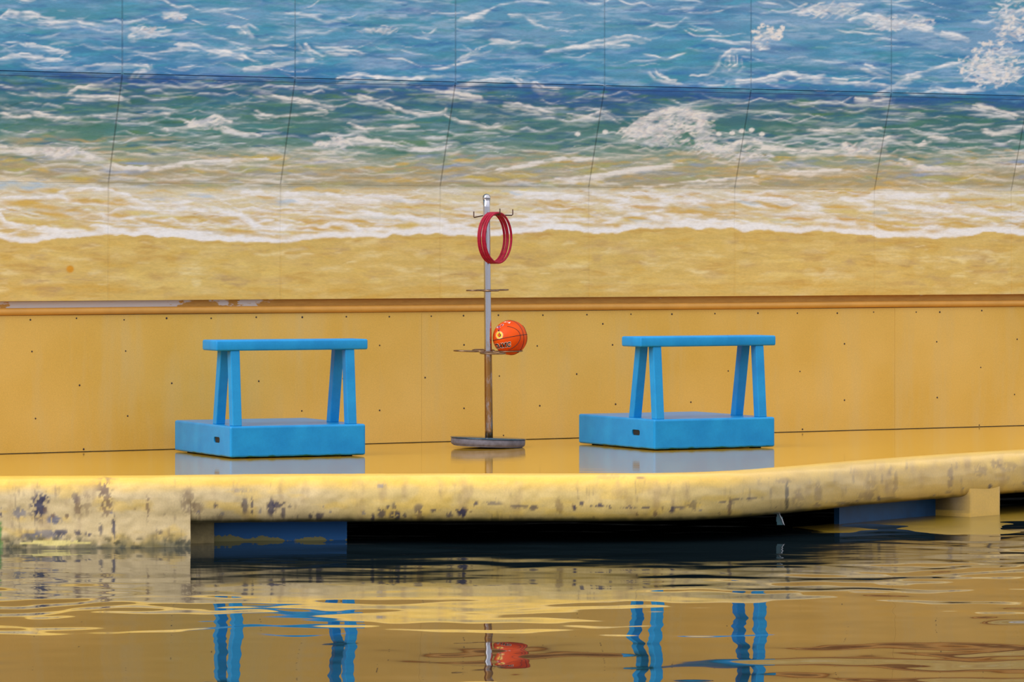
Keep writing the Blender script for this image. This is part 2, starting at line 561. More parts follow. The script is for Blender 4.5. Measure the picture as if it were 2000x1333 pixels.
def splash(cx, cy, rx, ry, dens=1.0):
    """breaking foam: many short loaded touches, grey-lilac below, white on top"""
    foam(cx, cy, rx, ry, s2l((196, 204, 216)), 0.45, 11, 0.44)
    n = int(rx * ry * 0.055 * dens) + 6
    for k in range(n):
        a = R_(0, 6.283); r = R_(0, 1) ** 0.6
        x = cx + math.cos(a) * r * rx; y = cy + math.sin(a) * r * ry
        col = s2l(random.choice([(240, 238, 240), (240, 236, 232), (232, 232, 240), (190, 198, 214), (206, 200, 206)]))
        stroke(x, y, R_(6, 26), R_(0.6, 3.0), col, R_(0.5, 0.95), R_(-0.7, 0.5), R_(-4, 4), dry=0.5)

PAL = {
 'A': [((40, 118, 178), 3), ((100, 166, 206), 3), ((134, 172, 214), 3), ((58, 148, 176), 3), ((156, 188, 218), 2), ((44, 104, 172), 2), ((72, 160, 194), 3), ((70, 150, 160), 1)],
 'B': [((54, 112, 104), 3), ((70, 130, 114), 3), ((48, 104, 146), 2), ((84, 140, 132), 3), ((112, 152, 172), 2), ((96, 142, 92), 1), ((36, 90, 152), 1), ((130, 160, 186), 1)],
 'C': [((196, 172, 120), 3), ((154, 168, 162), 2), ((208, 198, 178), 3), ((140, 162, 192), 2), ((194, 168, 96), 2), ((164, 176, 124), 2), ((186, 160, 130), 1)],
 'D': [((226, 216, 196), 3), ((232, 230, 228), 2.2), ((216, 184, 108), 3.4), ((206, 162, 68), 3.4), ((196, 204, 212), 1.4), ((224, 206, 130), 2.4), ((210, 196, 176), 2.4)],
 'E': [((210, 170, 78), 3), ((220, 190, 114), 3), ((200, 158, 76), 2), ((216, 182, 94), 3), ((194, 160, 102), 2), ((228, 204, 144), 3)],
}
PALW = {k: (np.array([s2l(c) for c, _ in v]), np.array([w for _, w in v]) / sum(w for _, w in v)) for k, v in PAL.items()}
def pick(z):
    c, w = PALW[z]
    return c[RNG.choice(len(w), p=w)]
def sy(x): return float(np.interp(x, [-620, 0, 650, 2000, 2640], [116, 136, 155, 190, 204]))
WHITE = s2l((242, 240, 243)); WARM = s2l((236, 228, 224))
SAND_X = [-620, 0, 63, 147, 217, 301, 367, 490, 560, 623, 700, 800, 850, 930, 1000, 1065, 1200, 1270, 1430, 1450, 1500, 1545, 1600, 1700, 1740, 1850, 1920, 2000, 2640]
SAND_Y = [468, 467, 474, 464, 459, 462, 469, 471, 478, 465, 465, 458, 456, 463, 457, 450, 456, 445, 447, 453, 450, 456, 450, 459, 465, 467, 454, 460, 462]

# ground strokes
for _ in range(2600):
    x = R_(CX0, CX1); y = R_(CY0, 186)
    stroke(x, y + sy(x) - 165 if y > 60 else y, R_(40, 170), R_(2, 7), pick('A'), R_(0.25, 0.65), R_(-0.09, 0.09), R_(-6, 6), dry=0.8)
for _ in range(1700):
    x = R_(CX0, CX1); y = R_(sy(x) + 6, 306)
    stroke(x, y, R_(40, 150), R_(2, 6), pick('B'), R_(0.25, 0.65), R_(-0.07, 0.07), R_(-6, 6), dry=0.8)
for _ in range(900):
    x = R_(CX0, CX1); y = R_(296 - 26 * (x < 350), 364)
    stroke(x, y, R_(30, 130), R_(2, 6), pick('C'), R_(0.3, 0.7), R_(-0.07, 0.07), R_(-5, 5), dry=0.75)
for _ in range(1300):
    x = R_(CX0, CX1); y = R_(370, 470)
    stroke(x, y, R_(40, 170), R_(2, 7), pick('D'), R_(0.3, 0.75), R_(-0.03, 0.16), R_(-7, 7), dry=0.7)

# dark blue shade painted below the upper joint
for _ in range(160):
    x = R_(CX0, CX1)
    stroke(x, sy(x) + R_(4, 16), R_(60, 190), R_(2, 6), s2l((34, 88, 160)), R_(0.3, 0.7), 0.026, dry=0.6)
# yellow-green and ochre glazes low in the surf
for _ in range(130):
    x = R_(CX0, CX1)
    stroke(x, R_(300, 362), R_(40, 120), R_(3, 7), s2l(random.choice([(206, 186, 92), (210, 180, 96), (176, 180, 104), (142, 166, 210)])), R_(0.4, 0.8), R_(-0.03, 0.03), dry=0.5)

# white ripples
def ripple(x, y, L, th, al, sl=(-0.1, 0.1), feather=6, col=WHITE):
    nc = max(1, int(round(L / R_(55, 95))))
    stroke(x, y, L, th, col, al, R_(*sl), R_(-9, 5), R_(2.5, 7) * random.choice((1, 1, 1, -0.4)), nc, dry=0.7, feather=R_(0, feather), ph=R_(0, 1))
SKYW = s2l((224, 230, 240))
for _ in range(330):
    x = R_(CX0, CX1); y = R_(CY0, sy(x) - 4)
    ripple(x, y, R_(30, 140), R_(0.3, 1.5), R_(0.3, 0.9), (-0.2, 0.2), 8, SKYW)
for _ in range(70):
    x = R_(CX0, CX1); y = R_(CY0, sy(x) - 4)
    ripple(x, y, R_(40, 110), R_(1.2, 2.4), R_(0.6, 0.95), (-0.3, 0.3), 3)
for _ in range(260):
    x = R_(CX0, CX1); y = R_(CY0, sy(x) - 8)
    stroke(x, y, R_(50, 150), R_(4, 12), s2l((168, 192, 220)), R_(0.15, 0.42), R_(-0.2, 0.2), R_(-8, 8), dry=0.95)
for _ in range(360):
    x = R_(CX0, CX1); y = R_(sy(x) + 12, 300)
    ripple(x, y, R_(40, 160), R_(0.3, 1.4), R_(0.3, 0.85), (-0.10, 0.12), 8, SKYW)
for _ in range(120):
    x = R_(CX0, CX1); y = R_(sy(x) + 20, 310)
    stroke(x, y, R_(50, 130), R_(3, 9), s2l((170, 188, 196)), R_(0.15, 0.4), R_(-0.1, 0.1), R_(-8, 8), dry=0.95)
for _ in range(300):
    x = R_(CX0, CX1); y = R_(285, 366)
    ripple(x, y, R_(50, 170), R_(0.3, 1.6), R_(0.3, 0.75), (-0.08, 0.12), 10, s2l((226, 224, 220)))
for _ in range(230):
    x = R_(CX0, CX1); y = R_(372, 455)
    ripple(x, y, R_(60, 200), R_(0.5, 2.6), R_(0.4, 0.9), (-0.04, 0.16), 10)
# fine touches over the sea, then over the washes
for _ in range(1500):      # hair-fine touches everywhere
    x = R_(CX0, CX1); y = R_(CY0, 366)
    if y < sy(x): c = random.choice([(206, 216, 232), (150, 190, 220), (34, 96, 160), (52, 150, 180)])
    elif y < 300: c = random.choice([(206, 216, 220), (140, 174, 180), (40, 90, 90), (34, 84, 140), (104, 150, 110)])
    else: c = random.choice([(226, 222, 214), (200, 172, 110), (140, 160, 186), (226, 222, 214)])
    stroke(x, y, R_(20, 90), R_(0.3, 1.2), s2l(c), R_(0.3, 0.8), R_(-0.15, 0.15), R_(-6, 4), dry=0.6)
for _ in range(420):
    x = R_(CX0, CX1); y = R_(370, 462)
    stroke(x, y, R_(30, 120), R_(0.4, 1.6), s2l(random.choice([(240, 238, 240), (240, 238, 240), (198, 154, 64), (222, 214, 214), (226, 204, 120)])), R_(0.4, 0.9), R_(-0.02, 0.2), R_(-6, 4), dry=0.6)
# named marks of the painting
for p, th, f in [
    ([(0, 32), (18, 20), (40, 27), (62, 24), (76, 28)], 4, 3), ([(76, 38), (110, 44), (150, 40), (190, 50)], 1.5, 4),
    ([(252, 72), (290, 60), (322, 52)], 2, 0), ([(50, 82), (90, 92), (126, 100)], 1.5, 0), ([(0, 112), (40, 104), (88, 112), (120, 116)], 2, 3),
    ([(150, 132), (205, 124), (260, 127), (288, 126), (294, 134), (276, 142), (268, 150)], 3, 2),
    ([(340, 86), (372, 84), (396, 90)], 2.4, 2), ([(405, 98), (440, 100), (470, 108), (496, 118)], 3, 2), ([(455, 55), (466, 52), (480, 66)], 4, 0),
    ([(320, 26), (345, 24), (354, 30), (330, 32)], 5, 0), ([(596, 84), (606, 98), (630, 108)], 2, 2), ([(646, 93), (680, 98), (706, 102)], 3, 1),
    ([(478, 132), (530, 126), (570, 120), (610, 114)], 2.6, 4), ([(660, 152), (700, 145), (740, 150), (800, 154), (860, 148)], 3, 2),
    ([(895, 165), (930, 158), (1000, 152)], 2.2, 1), ([(1008, 152), (1025, 160), (1050, 162), (1062, 170), (1100, 172)], 2.4, 1),
    ([(960, 76), (1000, 82), (1018, 78)], 3, 1), ([(900, 112), (930, 96)], 2.2, 0), ([(1070, 98), (1110, 92), (1180, 86), (1230, 88)], 2.4, 4),
    ([(995, 28), (1025, 30), (1035, 40), (1060, 52)], 2.6, 2), ([(905, 36), (930, 30), (956, 18)], 4, 4),
    ([(75, 180), (100, 186), (130, 182), (150, 168), (200, 165), (228, 164)], 1.8, 6), ([(150, 188), (190, 188), (240, 188)], 1.6, 4),
    ([(5, 218), (30, 228), (60, 226)], 2.2, 4), ([(70, 218), (110, 228), (152, 228)], 2.2, 4), ([(200, 226), (250, 227), (300, 224), (330, 222)], 2, 3),
    ([(320, 252), (360, 248), (400, 236), (420, 224), (448, 236)], 5, 8), ([(430, 246), (470, 258), (510, 264)], 2, 2),
    ([(510, 178), (540, 186), (590, 194), (650, 208)], 2, 8), ([(500, 215), (520, 226), (560, 226), (640, 218)], 2, 3),
    ([(700, 184), (740, 195), (780, 212), (820, 222), (870, 218), (872, 210)], 2.6, 4), ([(680, 240), (705, 250), (760, 248), (810, 242)], 2, 2),
    ([(870, 225), (900, 235), (930, 240), (960, 252), (985, 240)], 2, 3), ([(985, 200), (1030, 206), (1080, 220)], 2.4, 3),
    ([(860, 180), (900, 182), (940, 190)], 2, 2), ([(1110, 222), (1150, 226), (1172, 218), (1200, 232)], 2, 3),
    ([(620, 280), (650, 276), (700, 270), (760, 278)], 5, 6), ([(770, 278), (800, 290), (840, 292), (880, 282)], 2, 3),
    ([(970, 330), (1030, 322), (1080, 310), (1160, 308)], 3, 4), ([(1060, 350), (1110, 350), (1180, 340)], 2, 4),
    ([(0, 283), (40, 290), (90, 292), (110, 302), (150, 296), (200, 312), (230, 322)], 4, 12), ([(230, 324), (300, 328), (360, 316), (440, 312), (520, 308)], 3, 8),
    # upper right
    ([(1100, 92), (1130, 88), (1180, 76), (1230, 68), (1260, 74)], 2, 3), ([(1350, 148), (1385, 146), (1402, 130), (1410, 108), (1430, 96), (1470, 96)], 2.6, 2),
    ([(1408, 124), (1425, 136), (1440, 124), (1438, 108)], 1.6, 0), ([(1280, 136), (1292, 150), (1320, 158)], 2.4, 0),
    ([(1420, 158), (1470, 154), (1510, 148), (1540, 140), (1560, 146), (1600, 152), (1655, 154)], 3.4, 3),
    ([(1690, 124), (1720, 138), (1755, 148), (1800, 140), (1850, 124), (1876, 120)], 2.6, 3), ([(1660, 160), (1700, 162), (1760, 170)], 2, 4),
    ([(1720, 180), (1745, 166), (1775, 150)], 1.6, 8), ([(1830, 170), (1870, 176), (1910, 172)], 1.6, 4),
    ([(1560, 22), (1600, 12), (1640, 10), (1680, 6)], 5, 8), ([(1660, 36), (1690, 26), (1726, 34), (1740, 44), (1790, 46), (1820, 54)], 4, 6), ([(1840, 62), (1870, 68), (1890, 72)], 4, 4),
    # breaking wave on the right
    ([(1220, 252), (1250, 236), (1280, 220), (1310, 214), (1340, 214), (1372, 222), (1392, 222)], 6, 10),
    ([(1225, 262), (1260, 256), (1290, 240)], 2.6, 8), ([(1262, 276), (1290, 262), (1302, 248)], 2.2, 6),
    ([(1370, 228), (1366, 244), (1376, 262), (1384, 282), (1410, 290)], 6, 8), ([(1410, 292), (1440, 276), (1470, 270), (1490, 284), (1512, 290)], 5, 8),
    ([(1480, 292), (1520, 286), (1560, 296), (1590, 290)], 2.4, 4), ([(1560, 304), (1590, 298), (1630, 292), (1652, 280), (1660, 292), (1690, 296)], 4, 6),
    ([(1580, 252), (1640, 254), (1690, 252), (1722, 250)], 4, 3), ([(1690, 275), (1730, 268), (1760, 264)], 3, 3), ([(1760, 274), (1785, 284), (1806, 276)], 2.4, 3), ([(1815, 266), (1850, 268)], 3, 3),
    ([(1916, 252), (1940, 260), (1980, 252), (2010, 248)], 5, 3), ([(1670, 190), (1700, 196), (1740, 192)], 3, 2), ([(1900, 204), (1940, 212), (1980, 222), (2010, 232)], 2.4, 3),
    ([(1760, 310), (1800, 324), (1850, 330), (1920, 326), (2000, 324)], 3, 6), ([(1240, 362), (1262, 364), (1320, 358), (1400, 350), (1470, 346)], 2, 3),
    ([(1110, 352), (1170, 340), (1240, 330), (1330, 318)], 3, 8), ([(1480, 336), (1520, 330), (1560, 336), (1640, 330)], 3, 5),
    # washes on the sand
    ([(0, 385), (60, 384), (90, 384), (113, 380), (140, 392), (180, 396), (240, 398), (285, 408)], 3.6, 4),
    ([(120, 372), (180, 366), (215, 372), (250, 380), (290, 404), (330, 410), (400, 406)], 4, 8), ([(380, 400), (430, 408), (470, 416), (500, 440), (540, 446), (600, 442), (640, 438)], 4.4, 8),
    ([(0, 416), (12, 434), (60, 442), (95, 446), (116, 448), (132, 460)], 4, 8), ([(180, 440), (205, 440), (230, 448), (270, 456), (330, 462)], 4, 6),
    ([(205, 420), (260, 428), (300, 446), (350, 452), (400, 454), (440, 462)], 3.6, 6), ([(440, 372), (500, 374), (540, 378), (590, 390), (650, 396)], 4.4, 8),
    ([(560, 376), (640, 378), (690, 386), (760, 392)], 4, 8), ([(640, 436), (680, 432), (700, 446), (760, 446)], 4.6, 6),
    ([(700, 410), (760, 420), (820, 426), (880, 440), (940, 448)], 4, 8), ([(1000, 374), (1060, 376), (1110, 380), (1150, 386)], 5, 8), ([(1000, 430), (1050, 426), (1090, 438), (1140, 446), (1190, 450)], 5.4, 8),
    ([(1160, 376), (1190, 384), (1230, 390), (1260, 400), (1300, 396)], 5.4, 8), ([(1270, 376), (1300, 386), (1360, 388), (1420, 392)], 4.4, 8),
    ([(1190, 400), (1240, 414), (1290, 424), (1340, 430), (1400, 430), (1430, 440), (1470, 444)], 6, 8), ([(1420, 376), (1480, 384), (1540, 390), (1560, 400), (1600, 404)], 4, 8),
    ([(1530, 412), (1600, 416), (1640, 428), (1690, 434), (1720, 450), (1760, 456)], 4.6, 6), ([(1700, 380), (1760, 378), (1800, 382), (1850, 380)], 6, 6), ([(1640, 386), (1680, 392), (1700, 400)], 4, 6),
    ([(1720, 400), (1780, 404), (1840, 412), (1900, 410), (1960, 418), (2010, 420)], 3.6, 5), ([(1800, 440), (1860, 450), (1910, 446), (1960, 452), (2000, 456)], 5, 5),
]:
    q = np.array(p, float)
    for r_ in range(4):        # drier, thinner touches trailing the loaded stroke
        m_ = len(q); a_ = random.randrange(0, max(1, m_ - 2)); b_ = min(m_, a_ + random.randint(2, 4))
        if b_ - a_ < 2: continue
        poly(q[a_:b_] + np.array([R_(-14, 14), R_(-3, 9)]), th * R_(0.25, 0.6), s2l(random.choice([(224, 228, 236), (206, 214, 226), (236, 234, 236)])) if q[:, 1].mean() < 300 else s2l((232, 226, 220)), R_(0.4, 0.75), 0.7, R_(2, 8))
    poly(p, th * 0.72, WHITE, 0.92, 0.5, f)
for c in [(1310, 236, 70, 26), (1372, 258, 26, 34), (1436, 296, 40, 20), (1474, 306, 34, 16), (1350, 230, 46, 18), (1250, 258, 40, 12), (1290, 262, 70, 26), (1380, 292, 40, 14),
          (1498, 66, 30, 14), (1484, 88, 18, 10), (1940, 128, 62, 46), (1920, 140, 46, 24), (1960, 146, 54, 16), (1975, 40, 40, 46), (1620, 20, 60, 16), (1760, 44, 70, 16),
          (120, 296, 60, 12), (650, 282, 40, 14), (410, 240, 44, 12), (1690, 290, 40, 14), (345, 28, 22, 8), (740, 60, 40, 8), (280, 62, 30, 12)]:
    splash(*c)
for _ in range(46):
    a = R_(0, 6.28); r = R_(0, 1) ** 0.6
    foam(1935 + math.cos(a) * r * 64, 124 + math.sin(a) * r * 44, R_(3, 9), R_(3, 7), WARM, 0.85, 5, 0.4)
for _ in range(26):
    foam(R_(1470, 1530), R_(48, 76), R_(3, 8), R_(3, 6), WARM, 0.95, 5, 0.3)
for x, y in [(1430, 260), (1449, 256), (1468, 254), (1488, 262), (1404, 262), (1128, 262), (1182, 258)]:
    foam(x, y, 7, 5, WHITE, 1.0, 5, 0.15)
for _ in range(30):
    foam(R_(1960, 2030), R_(0, 70), R_(3, 9), R_(3, 8), WARM, 0.85, 5, 0.4)
# ochre pools between the washes
for x, y, L, th in [(60, 400, 120, 9), (170, 396, 70, 7), (230, 400, 60, 5), (110, 420, 60, 6), (150, 414, 50, 5), (230, 420, 50, 5), (300, 432, 70, 5), (470, 452, 60, 6), (610, 448, 60, 4),
                    (520, 386, 40, 4), (610, 430, 60, 5), (690, 432, 60, 5), (780, 404, 70, 5), (900, 420, 60, 4), (1080, 396, 60, 6), (1240, 428, 50, 4), (1130, 410, 60, 5), (1330, 412, 60, 5),
                    (1260, 404, 60, 5), (1400, 398, 70, 6), (1520, 402, 80, 6), (1640, 402, 70, 6), (1560, 426, 60, 5), (1750, 446, 90, 5), (1870, 440, 70, 4), (1660, 430, 60, 5), (1940, 402, 70, 4), (1880, 392, 60, 3)]:
    stroke(x, y, L * 1.2, th, s2l(random.choice([(206, 158, 52), (214, 174, 84), (208, 166, 70)])), 0.8, R_(0, 0.1), R_(-4, 4), dry=0.4)
stroke(40, 362, 150, 10, s2l((166, 196, 224)), 0.7, 0.03, 0, dry=0.5)
for x, y, L in [(392, 384, 60), (560, 394, 50), (1460, 396, 60), (1720, 418, 40), (1000, 376, 50)]:
    stroke(x, y, L, 4, s2l((176, 200, 224)), 0.6, 0.06, 0, dry=0.5)
for x, y, L in [(905, 314, 50), (785, 318, 34)]:
    stroke(x, y, L, 4, s2l((216, 184, 96)), 0.9, 0.01, 0, dry=0.2)

# the sand below the last wash
SB = np.interp(PX, SAND_X, SAND_Y) + (fbm(PX / 22, PY * 0 + 3, 7, 3) - 0.5) * 10
fo = sst(13, 3, np.abs(PY - SB + 5) + 12 * (fbm(PX / 36, PY / 9, 2, 3) - 0.35)) * 0.95
CAN = CAN * (1 - fo[..., None]) + WHITE * fo[..., None]
sandmix = sst(-0.8, 1.2, PY - SB)[..., None]
sand = s2l((214, 182, 102)) * (1 + 0.20 * (DRY2 - 0.5)[..., None]) * (1 + 0.16 * (fbm(PX / 80, PY / 40, 5) - 0.5)[..., None])
CAN = CAN * (1 - sandmix) + sand * sandmix
for _ in range(900):
    x = R_(CX0, CX1); y = float(np.interp(x, SAND_X, SAND_Y)) + 8 + R_(0, 1) ** 1.0 * 118
    stroke(x, y, R_(30, 130), R_(4, 13), pick('E'), R_(0.25, 0.6), R_(-0.04, 0.04), R_(-5, 5), dry=0.85)
for _ in range(90):
    x = R_(CX0, CX1); y = float(np.interp(x, SAND_X, SAND_Y)) + R_(2, 9)
    stroke(x, y, R_(20, 80), R_(1, 3), s2l((196, 150, 66)), R_(0.3, 0.7), R_(-0.03, 0.03), R_(-3, 3), dry=0.6)
for _ in range(120):
    x = R_(CX0, CX1); y = R_(556, 588)
    stroke(x, y, R_(60, 200), R_(4, 10), s2l((208, 166, 74)), R_(0.25, 0.5), 0, 0, dry=0.6)
for _ in range(420):
    x = R_(CX0, CX1); y = float(np.interp(x, SAND_X, SAND_Y)) + R_(12, 104)
    stroke(x, y, R_(24, 80), R_(5, 14), s2l(random.choice([(236, 216, 160), (228, 200, 130), (196, 156, 84), (186, 152, 104), (226, 196, 110)])), R_(0.2, 0.5), R_(-0.06, 0.06), R_(-6, 6), dry=0.9)
for _ in range(200):
    x = R_(CX0, CX1); y = float(np.interp(x, SAND_X, SAND_Y)) + R_(10, 100)
    stroke(x, y, R_(10, 44), R_(0.4, 1.6), s2l(random.choice([(240, 222, 172), (168, 132, 84), (168, 132, 84)])), R_(0.25, 0.6), R_(-0.1, 0.1), R_(-2, 2), dry=0.7)
foam(137, 526, 9, 9, s2l((214, 148, 20)), 1.0, 5, 0.05)

def can_at(px, py):
    py = np.where(py < CY0 + 4, 2 * (CY0 + 4) - py, py)
    x = np.clip((px - CX0) / CS, 0, W_ - 1.001); y = np.clip((py - CY0) / CS, 0, H_ - 1.001)
    xi = x.astype(int); yi = y.astype(int); fx = (x - xi)[..., None]; fy = (y - yi)[..., None]
    return (CAN[yi, xi] * (1 - fx) + CAN[yi, xi + 1] * fx) * (1 - fy) + (CAN[yi + 1, xi] * (1 - fx) + CAN[yi + 1, xi + 1] * fx) * fy

# ------------------------------------------------------------------ wall
Z_BOT, Z_FOLD, Z_SEAM, Z_TOP = 1.021, 1.816, 2.545, 3.30
O_ROW, O_LEAN = 0.045, 0.215
LEAN_GAIN = 1.22       # leaning sheet's paint brightened to offset the shade of its overhang
TOP_GAIN = 1.0
S0, S1 = float(wall_s(-540)), float(wall_s(2500))
bm = bmesh.new()
def wall_box(bm, s0, s1, o0, o1, z0, z1):
    c = [wall_pt(s, z, o) for z in (z0, z1) for (s, o) in ((s0, o0), (s1, o0), (s1, o1), (s0, o1))]
    vs = [bm.verts.new([float(v) for v in p]) for p in c]
    for f in ((3, 2, 1, 0), (4, 5, 6, 7), (0, 1, 5, 4), (1, 2, 6, 5), (2, 3, 7, 6), (3, 0, 4, 7)):
        bm.faces.new([vs[i] for i in f])
    return vs
wall_box(bm, S0, S1, -0.30, -0.012, -1.3, Z_TOP + 0.9)
wall = bm_obj('wall_back', bm, M_backing)
wall['kind'] = 'structure'
wall['label'] = 'high pool wall with painted sea mural above mustard yellow boards'

# mural sheets, three rows
seam_px = [-540, -149, 212, 548, 860, 1150, 1435, 1708, 1975, 2237, 2500]
seam_s = [float(wall_s(p, O_ROW)) for p in seam_px]
GAP = 0.013
def mural_sheet(s0, s1, z0, z1, off, gain, dens):
    ns = max(6, int((s1 - s0) / dens)); nz = max(4, int((z1 - z0) / (dens * 0.82)))
    s = np.linspace(s0, s1, ns); z = np.linspace(z0, z1, nz)
    Sg, Zg = np.meshgrid(s, z)
    Og = off(Zg)
    P = wall_pt(Sg, Zg, Og)
    px, py = project(P)
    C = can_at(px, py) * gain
    # rim turned back towards the wall, so each sheet has an edge
    rim = 0.006
    Pp = np.pad(P, ((1, 1), (1, 1), (0, 0)), mode='edge'); Cp = np.pad(C, ((1, 1), (1, 1), (0, 0)), mode='edge')
    for sl in ((0, slice(None)), (-1, slice(None)), (slice(1, -1), 0), (slice(1, -1), -1)):
        Pp[sl][..., 0] -= N[0] * rim; Pp[sl][..., 1] -= N[1] * rim
    o = grid_obj('mural_sheet', Pp, M_mural, wall, Cp, smooth=False)
    return o
offs = (lambda z: np.full(np.shape(z), O_ROW),
        lambda z: O_ROW + O_LEAN * (z - Z_FOLD) / (Z_SEAM - Z_FOLD),
        lambda z: np.full(np.shape(z), O_ROW + O_LEAN))
for k in range(len(seam_s) - 1):
    dens = 0.0078 if 1 <= k <= 8 else 0.02
    a, b = seam_s[k] + GAP / 2, seam_s[k + 1] - GAP / 2
    mural_sheet(a, b, Z_BOT, Z_FOLD - 0.0005, offs[0], 1.0, dens)
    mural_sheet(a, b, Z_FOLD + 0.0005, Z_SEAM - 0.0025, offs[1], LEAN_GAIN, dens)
    mural_sheet(a, b, Z_SEAM + 0.0025, Z_TOP, offs[2], TOP_GAIN, dens)
    mural_sheet(a, b, Z_TOP + 0.002, Z_TOP + 0.9, offs[2], TOP_GAIN, 0.02)
# joint strips behind the gaps, brushed over with the same paint
for k in range(1, len(seam_s) - 1):
    s = seam_s[k]
    for (z0, z1, of) in ((Z_BOT, Z_FOLD, offs[0]), (Z_FOLD, Z_SEAM, offs[1]), (Z_SEAM, Z_TOP + 0.9, offs[2])):
        z = np.linspace(z0, z1, 90)
        Sg, Zg = np.meshgrid(np.array([s - 0.012, s - 0.004, s + 0.004, s + 0.012]), z)
        P = wall_pt(Sg, Zg, of(Zg) - 0.0018)
        px, py = project(P)
        grid_obj('joint_strip', P, M_mural, wall, can_at(px, py) * (1.0 - 0.22 * sst(470, 300, py))[..., None])
# long strip behind the horizontal joint, and the plywood ribs carrying the leaning sheets
bm = bmesh.new(); wall_box(bm, S0, S1, O_ROW + O_LEAN - 0.06, O_ROW + O_LEAN - 0.008, Z_SEAM - 0.03, Z_SEAM + 0.03)
bm_obj('joint_rail', bm, simple('deep_blue_paint', lin(36, 70, 110), 0.7), wall)
bm = bmesh.new(); wall_box(bm, S0, S1, -0.011, O_ROW + O_LEAN - 0.02, Z_TOP + 0.86, Z_TOP + 0.9)
bm_obj('top_rail', bm, M_backing, wall)
# hollow behind the bottom lip is shut by a shallow soffit strip; recess board, bead
bm = bmesh.new(); wall_box(bm, S0, S1, -0.011, O_ROW - 0.002, Z_BOT, Z_BOT + 0.02)
bm_obj('lip', bm, M_bead, wall)
bm = bmesh.new(); wall_box(bm, S0, S1, -0.011, 0.0, 0.95, Z_BOT)
bm_obj('recess_board', bm, M_recess, wall)
# bead moulding
prof = [(-0.008, 0.976)]
for a in np.linspace(90, -90, 15):
    prof.append((0.004 + 0.020 * math.cos(math.radians(a)), 0.950 + 0.024 * math.sin(math.radians(a))))
prof.append((-0.008, 0.924))
ss = np.linspace(S0, S1, 220)
P = np.stack([wall_pt(ss + 0 * ss, z + 0.0012 * np.sin(ss * 2.1 + 1) , o) for o, z in prof])
grid_obj('bead_moulding', P, M_bead, wall, flip=True)
# lower boards
cuts = [S0, float(wall_s(-120)), float(wall_s(823)), float(wall_s(1747)), S1]
boards = []
for k in range(4):
    bm = bmesh.new()
    wall_box(bm, cuts[k] + 0.0006, cuts[k + 1] - 0.0006, -0.0115, 0.002 + 0.001 * (k % 2), 0.0045, 0.923)
    boards.append(bm_obj('wall_board', bm, M_wall, wall))
# nail heads
nails = [(59, 625), (149, 622), (242, 625), (325, 622), (62, 687), (245, 686), (155, 753), (335, 749), (69, 818), (249, 813), (163, 878),
         (412, 622), (500, 620), (590, 620), (676, 619), (760, 619), (842, 618), (905, 617), (973, 616), (1060, 616), (1146, 615), (1232, 614), (1312, 614), (1396, 613), (1480, 612),
         (1557, 612), (1635, 612), (1706, 610), (1789, 610), (1835, 610), (1917, 607), (1649, 672), (1829, 668), (1986, 663), (1562, 726), (1915, 718), (1649, 782), (1830, 777), (1981, 771),
         (1567, 839), (1912, 831), (505, 745), (741, 675), (741, 802), (589, 803), (906, 674), (975, 735), (906, 798), (1054, 793), (983, 851), (1049, 676), (1177, 633), (1196, 674), (1126, 731),
         (1202, 790), (1349, 786), (1422, 725), (415, 683), (580, 680), (830, 738), (670, 740), (-60, 690), (-30, 755), (2060, 715), (2080, 605)]
me_nail = None
for (px, py) in nails:
    s, z = wall_hit(px, py)
    k = max(i for i in range(4) if s >= cuts[i])
    if me_nail is None:
        bm = bmesh.new()
        lathe_bm(bm, [(0.0, 0.0), (0.0068, 0.0), (0.0062, 0.0012), (0.003, 0.0022), (0, 0.0024)], 10)
        me_nail = bpy.data.meshes.new('nail_head'); bm.to_mesh(me_nail); bm.free(); me_nail.materials.append(M_nail)
    o = bpy.data.objects.new('nail_head', me_nail)
    link(o, boards[k])
    p = wall_pt(s, z, 0.0022 + 0.001 * (k % 2))
    o.location = [float(v) for v in p]
    o.rotation_euler = Vector((N[0], N[1], 0)).to_track_quat('Z', 'Y').to_euler()
    sc = random.uniform(0.75, 1.15); o.scale = (sc, sc, 1)

# ------------------------------------------------------------------ deck
EDGE = [(-560, 932), (-300, 931), (0, 930), (300, 929), (480, 926.5), (700, 925.5), (1000, 925), (1200, 925), (1320, 924), (1400, 921.5), (1460, 917.5), (1550, 910.5), (1650, 901.5),
        (1750, 894), (1850, 887), (2000, 878), (2250, 864), (2560, 848)]
def edge_xy(px):
    py = np.interp(px, [e[0] for e in EDGE], [e[1] for e in EDGE])
    d = F * EYE / (py - HZ)
    return np.stack([(px - 1000) / F * d, d], -1)
epx = np.arange(-540, 2541, 2.5)
exy = edge_xy(epx)
ker = np.hanning(61); ker /= ker.sum()
pad = 30
exy = np.stack([np.convolve(np.concatenate([2 * exy[0, i] - exy[pad:0:-1, i], exy[:, i], 2 * exy[-1, i] - exy[-2:-pad - 2:-1, i]]), ker, 'valid') for i in range(2)], -1)
tan = np.gradient(exy, axis=0); tan /= np.linalg.norm(tan, axis=1)[:, None]
enr = np.stack([tan[:, 1], -tan[:, 0]], -1)           # outwards, to the pool
def edge_i(px): return int(np.clip(round((px + 540) / 2.5), 0, len(epx) - 1))

def wall_x_at(xy):       # foot of the wall straight behind an edge point (along the wall normal)
    s = (xy - W0) @ U
    return W0 + np.outer(s, U)

# top sheet, wall to edge
back = wall_x_at(exy)
rows = np.linspace(0, 1, 14)
P = np.stack([np.concatenate([back * (1 - t) + exy * t, np.zeros((len(epx), 1))], 1) for t in rows])
floor = grid_obj('floor', P[:, ::6], M_deck, None, flip=True)
floor['kind'] = 'structure'
floor['label'] = 'wet yellow pool deck with mirror-like surface'
